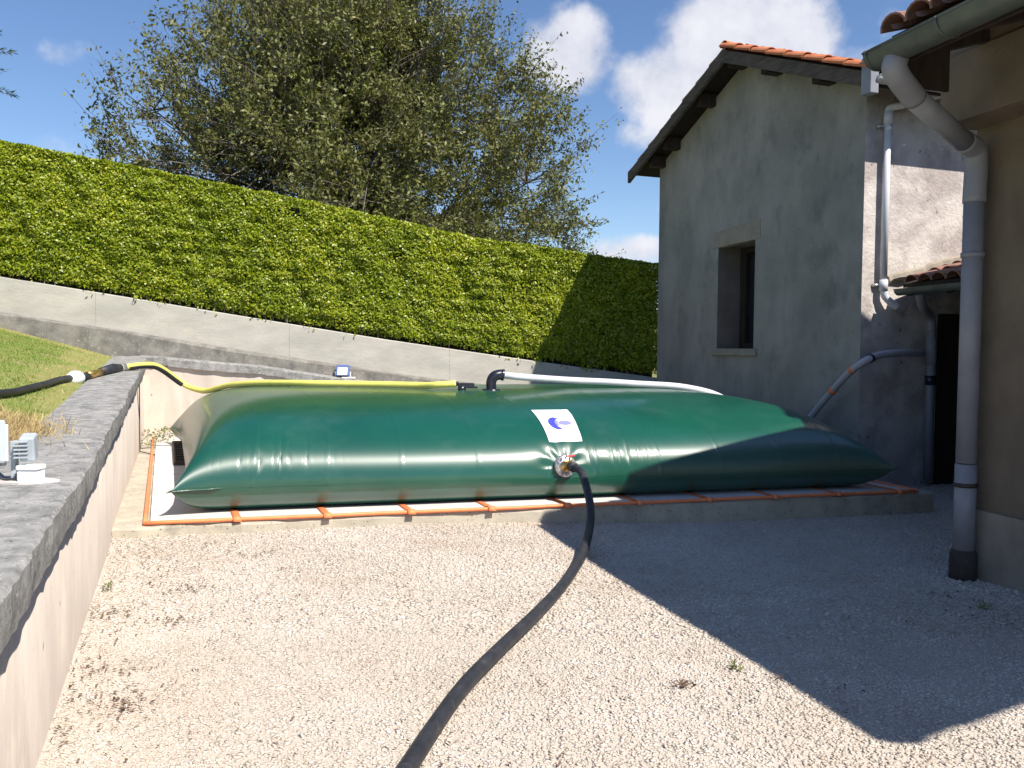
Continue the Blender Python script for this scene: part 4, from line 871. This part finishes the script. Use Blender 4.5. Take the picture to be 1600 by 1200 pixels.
sh = [c+Vector((0, -.10, 0)), (-4.85, 8.9, 1.2), (-4.62, 8.2, 1.17), (-4.42, 7.5, 1.15), (-4.30, 7.0, 1.15), (-4.28, 6.6, 1.15), (-4.5, 6.1, 1.2), (-5.0, 5.7, 1.3)]
shs = smooth_path(sh, 8); shs = [shs[0]]+[Vector((p.x, p.y, max(p.z, float(lawn_z(p.x, p.y))+.05))) for p in shs[1:]]
MB().tube(shs, .031, 14).build('hose', 'black_rubber', t, True)
MB().tube([Vector((-5.03, 10.4, 1.27)), Vector((-5.02, 10.1, 1.25)), Vector((-5.02, 9.85, 1.235))], [.02, .03, .012], 8).build('tape_tail', 'black_rubber', t, True)

t = empty('overflow_hose', tuple(tp+Vector((.2, 0, .2))), 'pale grey hose from the black elbow along the tank top to the house pipe', 'hose')
op = [tp+Vector((.13, .03, .18)), tp+Vector((.40, .1, .155)), (.75, 10.75, 1.20), (1.4, 10.9, 1.17), (2.0, 11.0, 1.12), (2.55, 11.1, 1.06), (2.88, 11.35, .95), (2.98, 11.7, .9), (2.85, 12.2, .7)]
ops = lift_on_tank(smooth_path(op, 8), .05)
lastp = ops[-1]
MB().tube(ops, .042, 16).build('hose', 'pvc_white', t, True)
fp = [Vector((3.80, 11.3, .12)), Vector((3.86, 11.15, .5)), Vector((3.98, 10.95, .78)), Vector((4.05, 10.6, 1.05)), Vector((4.14, 10.22, 1.34)), Vector((4.26, 10.03, 1.49)), Vector((4.50, 10.15, 1.565)), Vector((4.80, 10.30, 1.585)), Vector((5.22, 10.62, 1.585))]
fps = smooth_path(fp, 8)
MB().tube(fps, .045, 16).build('riser', 'hose_grey', t, True)
for k in (25, 33): MB().tube(fps[k:k+2], .051, 16).build('band', 'orange', t, True)
MB().tube(fps[42:44], .056, 16).build('band', 'black_plastic', t, True)

# ------------------------------------------------------------------ floodlights and small things
LB = Vector((-2.41, 4.05, wtop(4.05)+.004))
t = empty('floodlight', tuple(LB), 'grey twin floodlight on the near coping of the left wall, with a white junction box', 'floodlight')
mb = MB(); prof_ = [(.16*math.cos(a)*(1+.12*math.sin(3*a)), .085*math.sin(a)*(1+.1*math.cos(5*a))) for a in np.linspace(0, 2*math.pi, 28)[:-1]]
mb.prism([LB+Vector((.02+x_, y_, -.004)) for x_, y_ in prof_], (0, 0, .012)); mb.build('mortar_bed', 'board', t)
def lbox(mb, c, hx, hy, hz, rot=0, tilt=0, taper=1.0):
    mt = Matrix.Rotation(rot, 3, 'Z') @ Matrix.Rotation(tilt, 3, 'X'); c = LB+Vector(c) if True else c
    bs = [mt @ Vector((sx*hx, sy*hy*taper, -hz))+c for sx, sy in ((-1, -1), (1, -1), (1, 1), (-1, 1))]; ts = [mt @ Vector((sx*hx, sy*hy, hz))+c for sx, sy in ((-1, -1), (1, -1), (1, 1), (-1, 1))]
    return mb.hexa(bs, ts)
mb = MB(); lbox(mb, (-.02, 0, .10), .012, .016, .10); mb.build('stem', 'lamp_grey', t, bevel=.003)
mb = MB(); lbox(mb, (-.100, .01, .185), .030, .082, .105, .5, -.25, .75); hd = mb.build('lamp_head', 'lamp_grey', t, bevel=.012)
mb = MB(); lbox(mb, (-.067, .02, .18), .006, .07, .088, .5, -.25, .8); mb.build('lens', 'glass', hd)
mb = MB(); lbox(mb, (.032, .03, .165), .034, .055, .062, .35, .15, .8); hd = mb.build('lamp_head', 'lamp_grey', t, bevel=.010)
for k in range(5):
    mb = MB(); lbox(mb, (.032, -.035+.0*k, .125+.019*k), .030, .012, .003, .35, .15); mb.build('cooling_fin', 'lamp_grey', hd)
mb = MB(); lbox(mb, (.065, -.01, .032), .050, .038, .026); jb = mb.build('junction_box', 'lamp_white', t, bevel=.008)
mb = MB(); lbox(mb, (.065, -.01, .073), .053, .041, .012); mb.build('lid', 'lamp_white', jb, bevel=.006)
mb = MB(); mb.tube(smooth_path([LB+Vector((-.05, -.02, .14)), LB+Vector((-.075, -.05, .07)), LB+Vector((-.06, -.04, .02)), LB+Vector((.02, -.02, .02))]), .006, 8); mb.build('cable', 'black_rubber', t, True)

fl_ = Vector(ept(3.22, .14, etop(3.22)+.012)); t = empty('floodlight', tuple(fl_), 'small white-faced floodlight on the far coping behind the tank', 'floodlight')
mb = MB()
def fbox(c, hx, hy, hz, tl=-.35):
    mt = Matrix.Rotation(tl, 3, 'X'); c = fl_+Vector(c)
    return MB().hexa([mt @ Vector((sx*hx, sy*hy, -hz))+c for sx, sy in ((-1, -1), (1, -1), (1, 1), (-1, 1))], [mt @ Vector((sx*hx, sy*hy, hz))+c for sx, sy in ((-1, -1), (1, -1), (1, 1), (-1, 1))])
hd = fbox((0, 0, .12), .115, .035, .098).build('lamp_head', 'lamp_blue', t, bevel=.008); fbox((0, -.035, .11), .085, .006, .068).build('lens', 'lamp_white', hd)
fbox((.13, .0, .05), .006, .02, .055, 0).build('bracket', 'lamp_white', t); fbox((-.13, .0, .05), .006, .02, .055, 0).build('bracket', 'lamp_white', t); fbox((.10, 0, .0), .11, .05, .012, 0).build('foot', 'lamp_white', t)

# cable clipped on the left wall near the far corner
cb = [wpt(11.8, -.012, 1.10), wpt(11.75, -.012, .7), wpt(11.7, -.012, .3), wpt(11.65, -.014, .115), (-4.9, 11.4, .10), (-4.70, 11.35, .098)]
o = MB().tube([Vector(p) for p in cb], .008, 6).build('wall_cable', 'iron'); tag(o, 'thin dark cable running down the left wall near its far corner', 'cable')
# weed in the corner and rubbish behind the boards
n = 260; bx_, by_ = -5.42, 12.6
P = np.stack([rng.normal(bx_, .07, n), rng.normal(by_, .35, n), rng.uniform(.10, .34, n)], 1)
o = soup('corner_weed', leaves(P, rdir(n)+np.array([0, 0, .6]), rdir(n), rng.uniform(.03, .08, n), rng.uniform(.01, .025, n)), [(0, 1, 2, 3)], 'weed', None, None); tag(o, 'thin straggly weed growing between the left wall and the pad', 'weed', kind='stuff')
mb = MB()
for k in range(5):
    p = Vector((-5.75+.3*k*.5, 13.5+random.uniform(-.1, .1), .13)); mb.tube(smooth_path([p, p+Vector((.2, .05, random.uniform(.02, .12))), p+Vector((.45, -.02, .0)), p+Vector((.7, .1, random.uniform(0, .06)))]), .012, 6)
o = mb.build('loose_cable', 'lamp_grey', None, True); tag(o, 'loops of pale cable lying by the far left corner of the tank', 'cable')

# small weeds in the gravel
for i, (x, y, h_, lb) in enumerate([(1.13, 4.12, .05, 'tiny green weed in the sunlit gravel to the right of the black hose'), (-2.62, 5.35, .06, 'small weed at the foot of the left wall about halfway along'),
                               (-3.30, 6.75, .07, 'small weed at the foot of the left wall beside the orange-edged pad'), (3.05, 5.3, .05, 'small shaded weed in front of the right hand plinth')]):
    n = 46; z = float(ground_z(x, y)); P = np.stack([rng.normal(x, .022, n), rng.normal(y, .022, n), rng.uniform(z, z+h_, n)], 1)
    o = soup('weed', leaves(P, rdir(n)+np.array([0, 0, .9]), rdir(n), rng.uniform(.015, .045, n), rng.uniform(.004, .011, n)), [(0, 1, 2, 3)], 'weed', None, 'stuff'); tag(o, lb, 'weed')
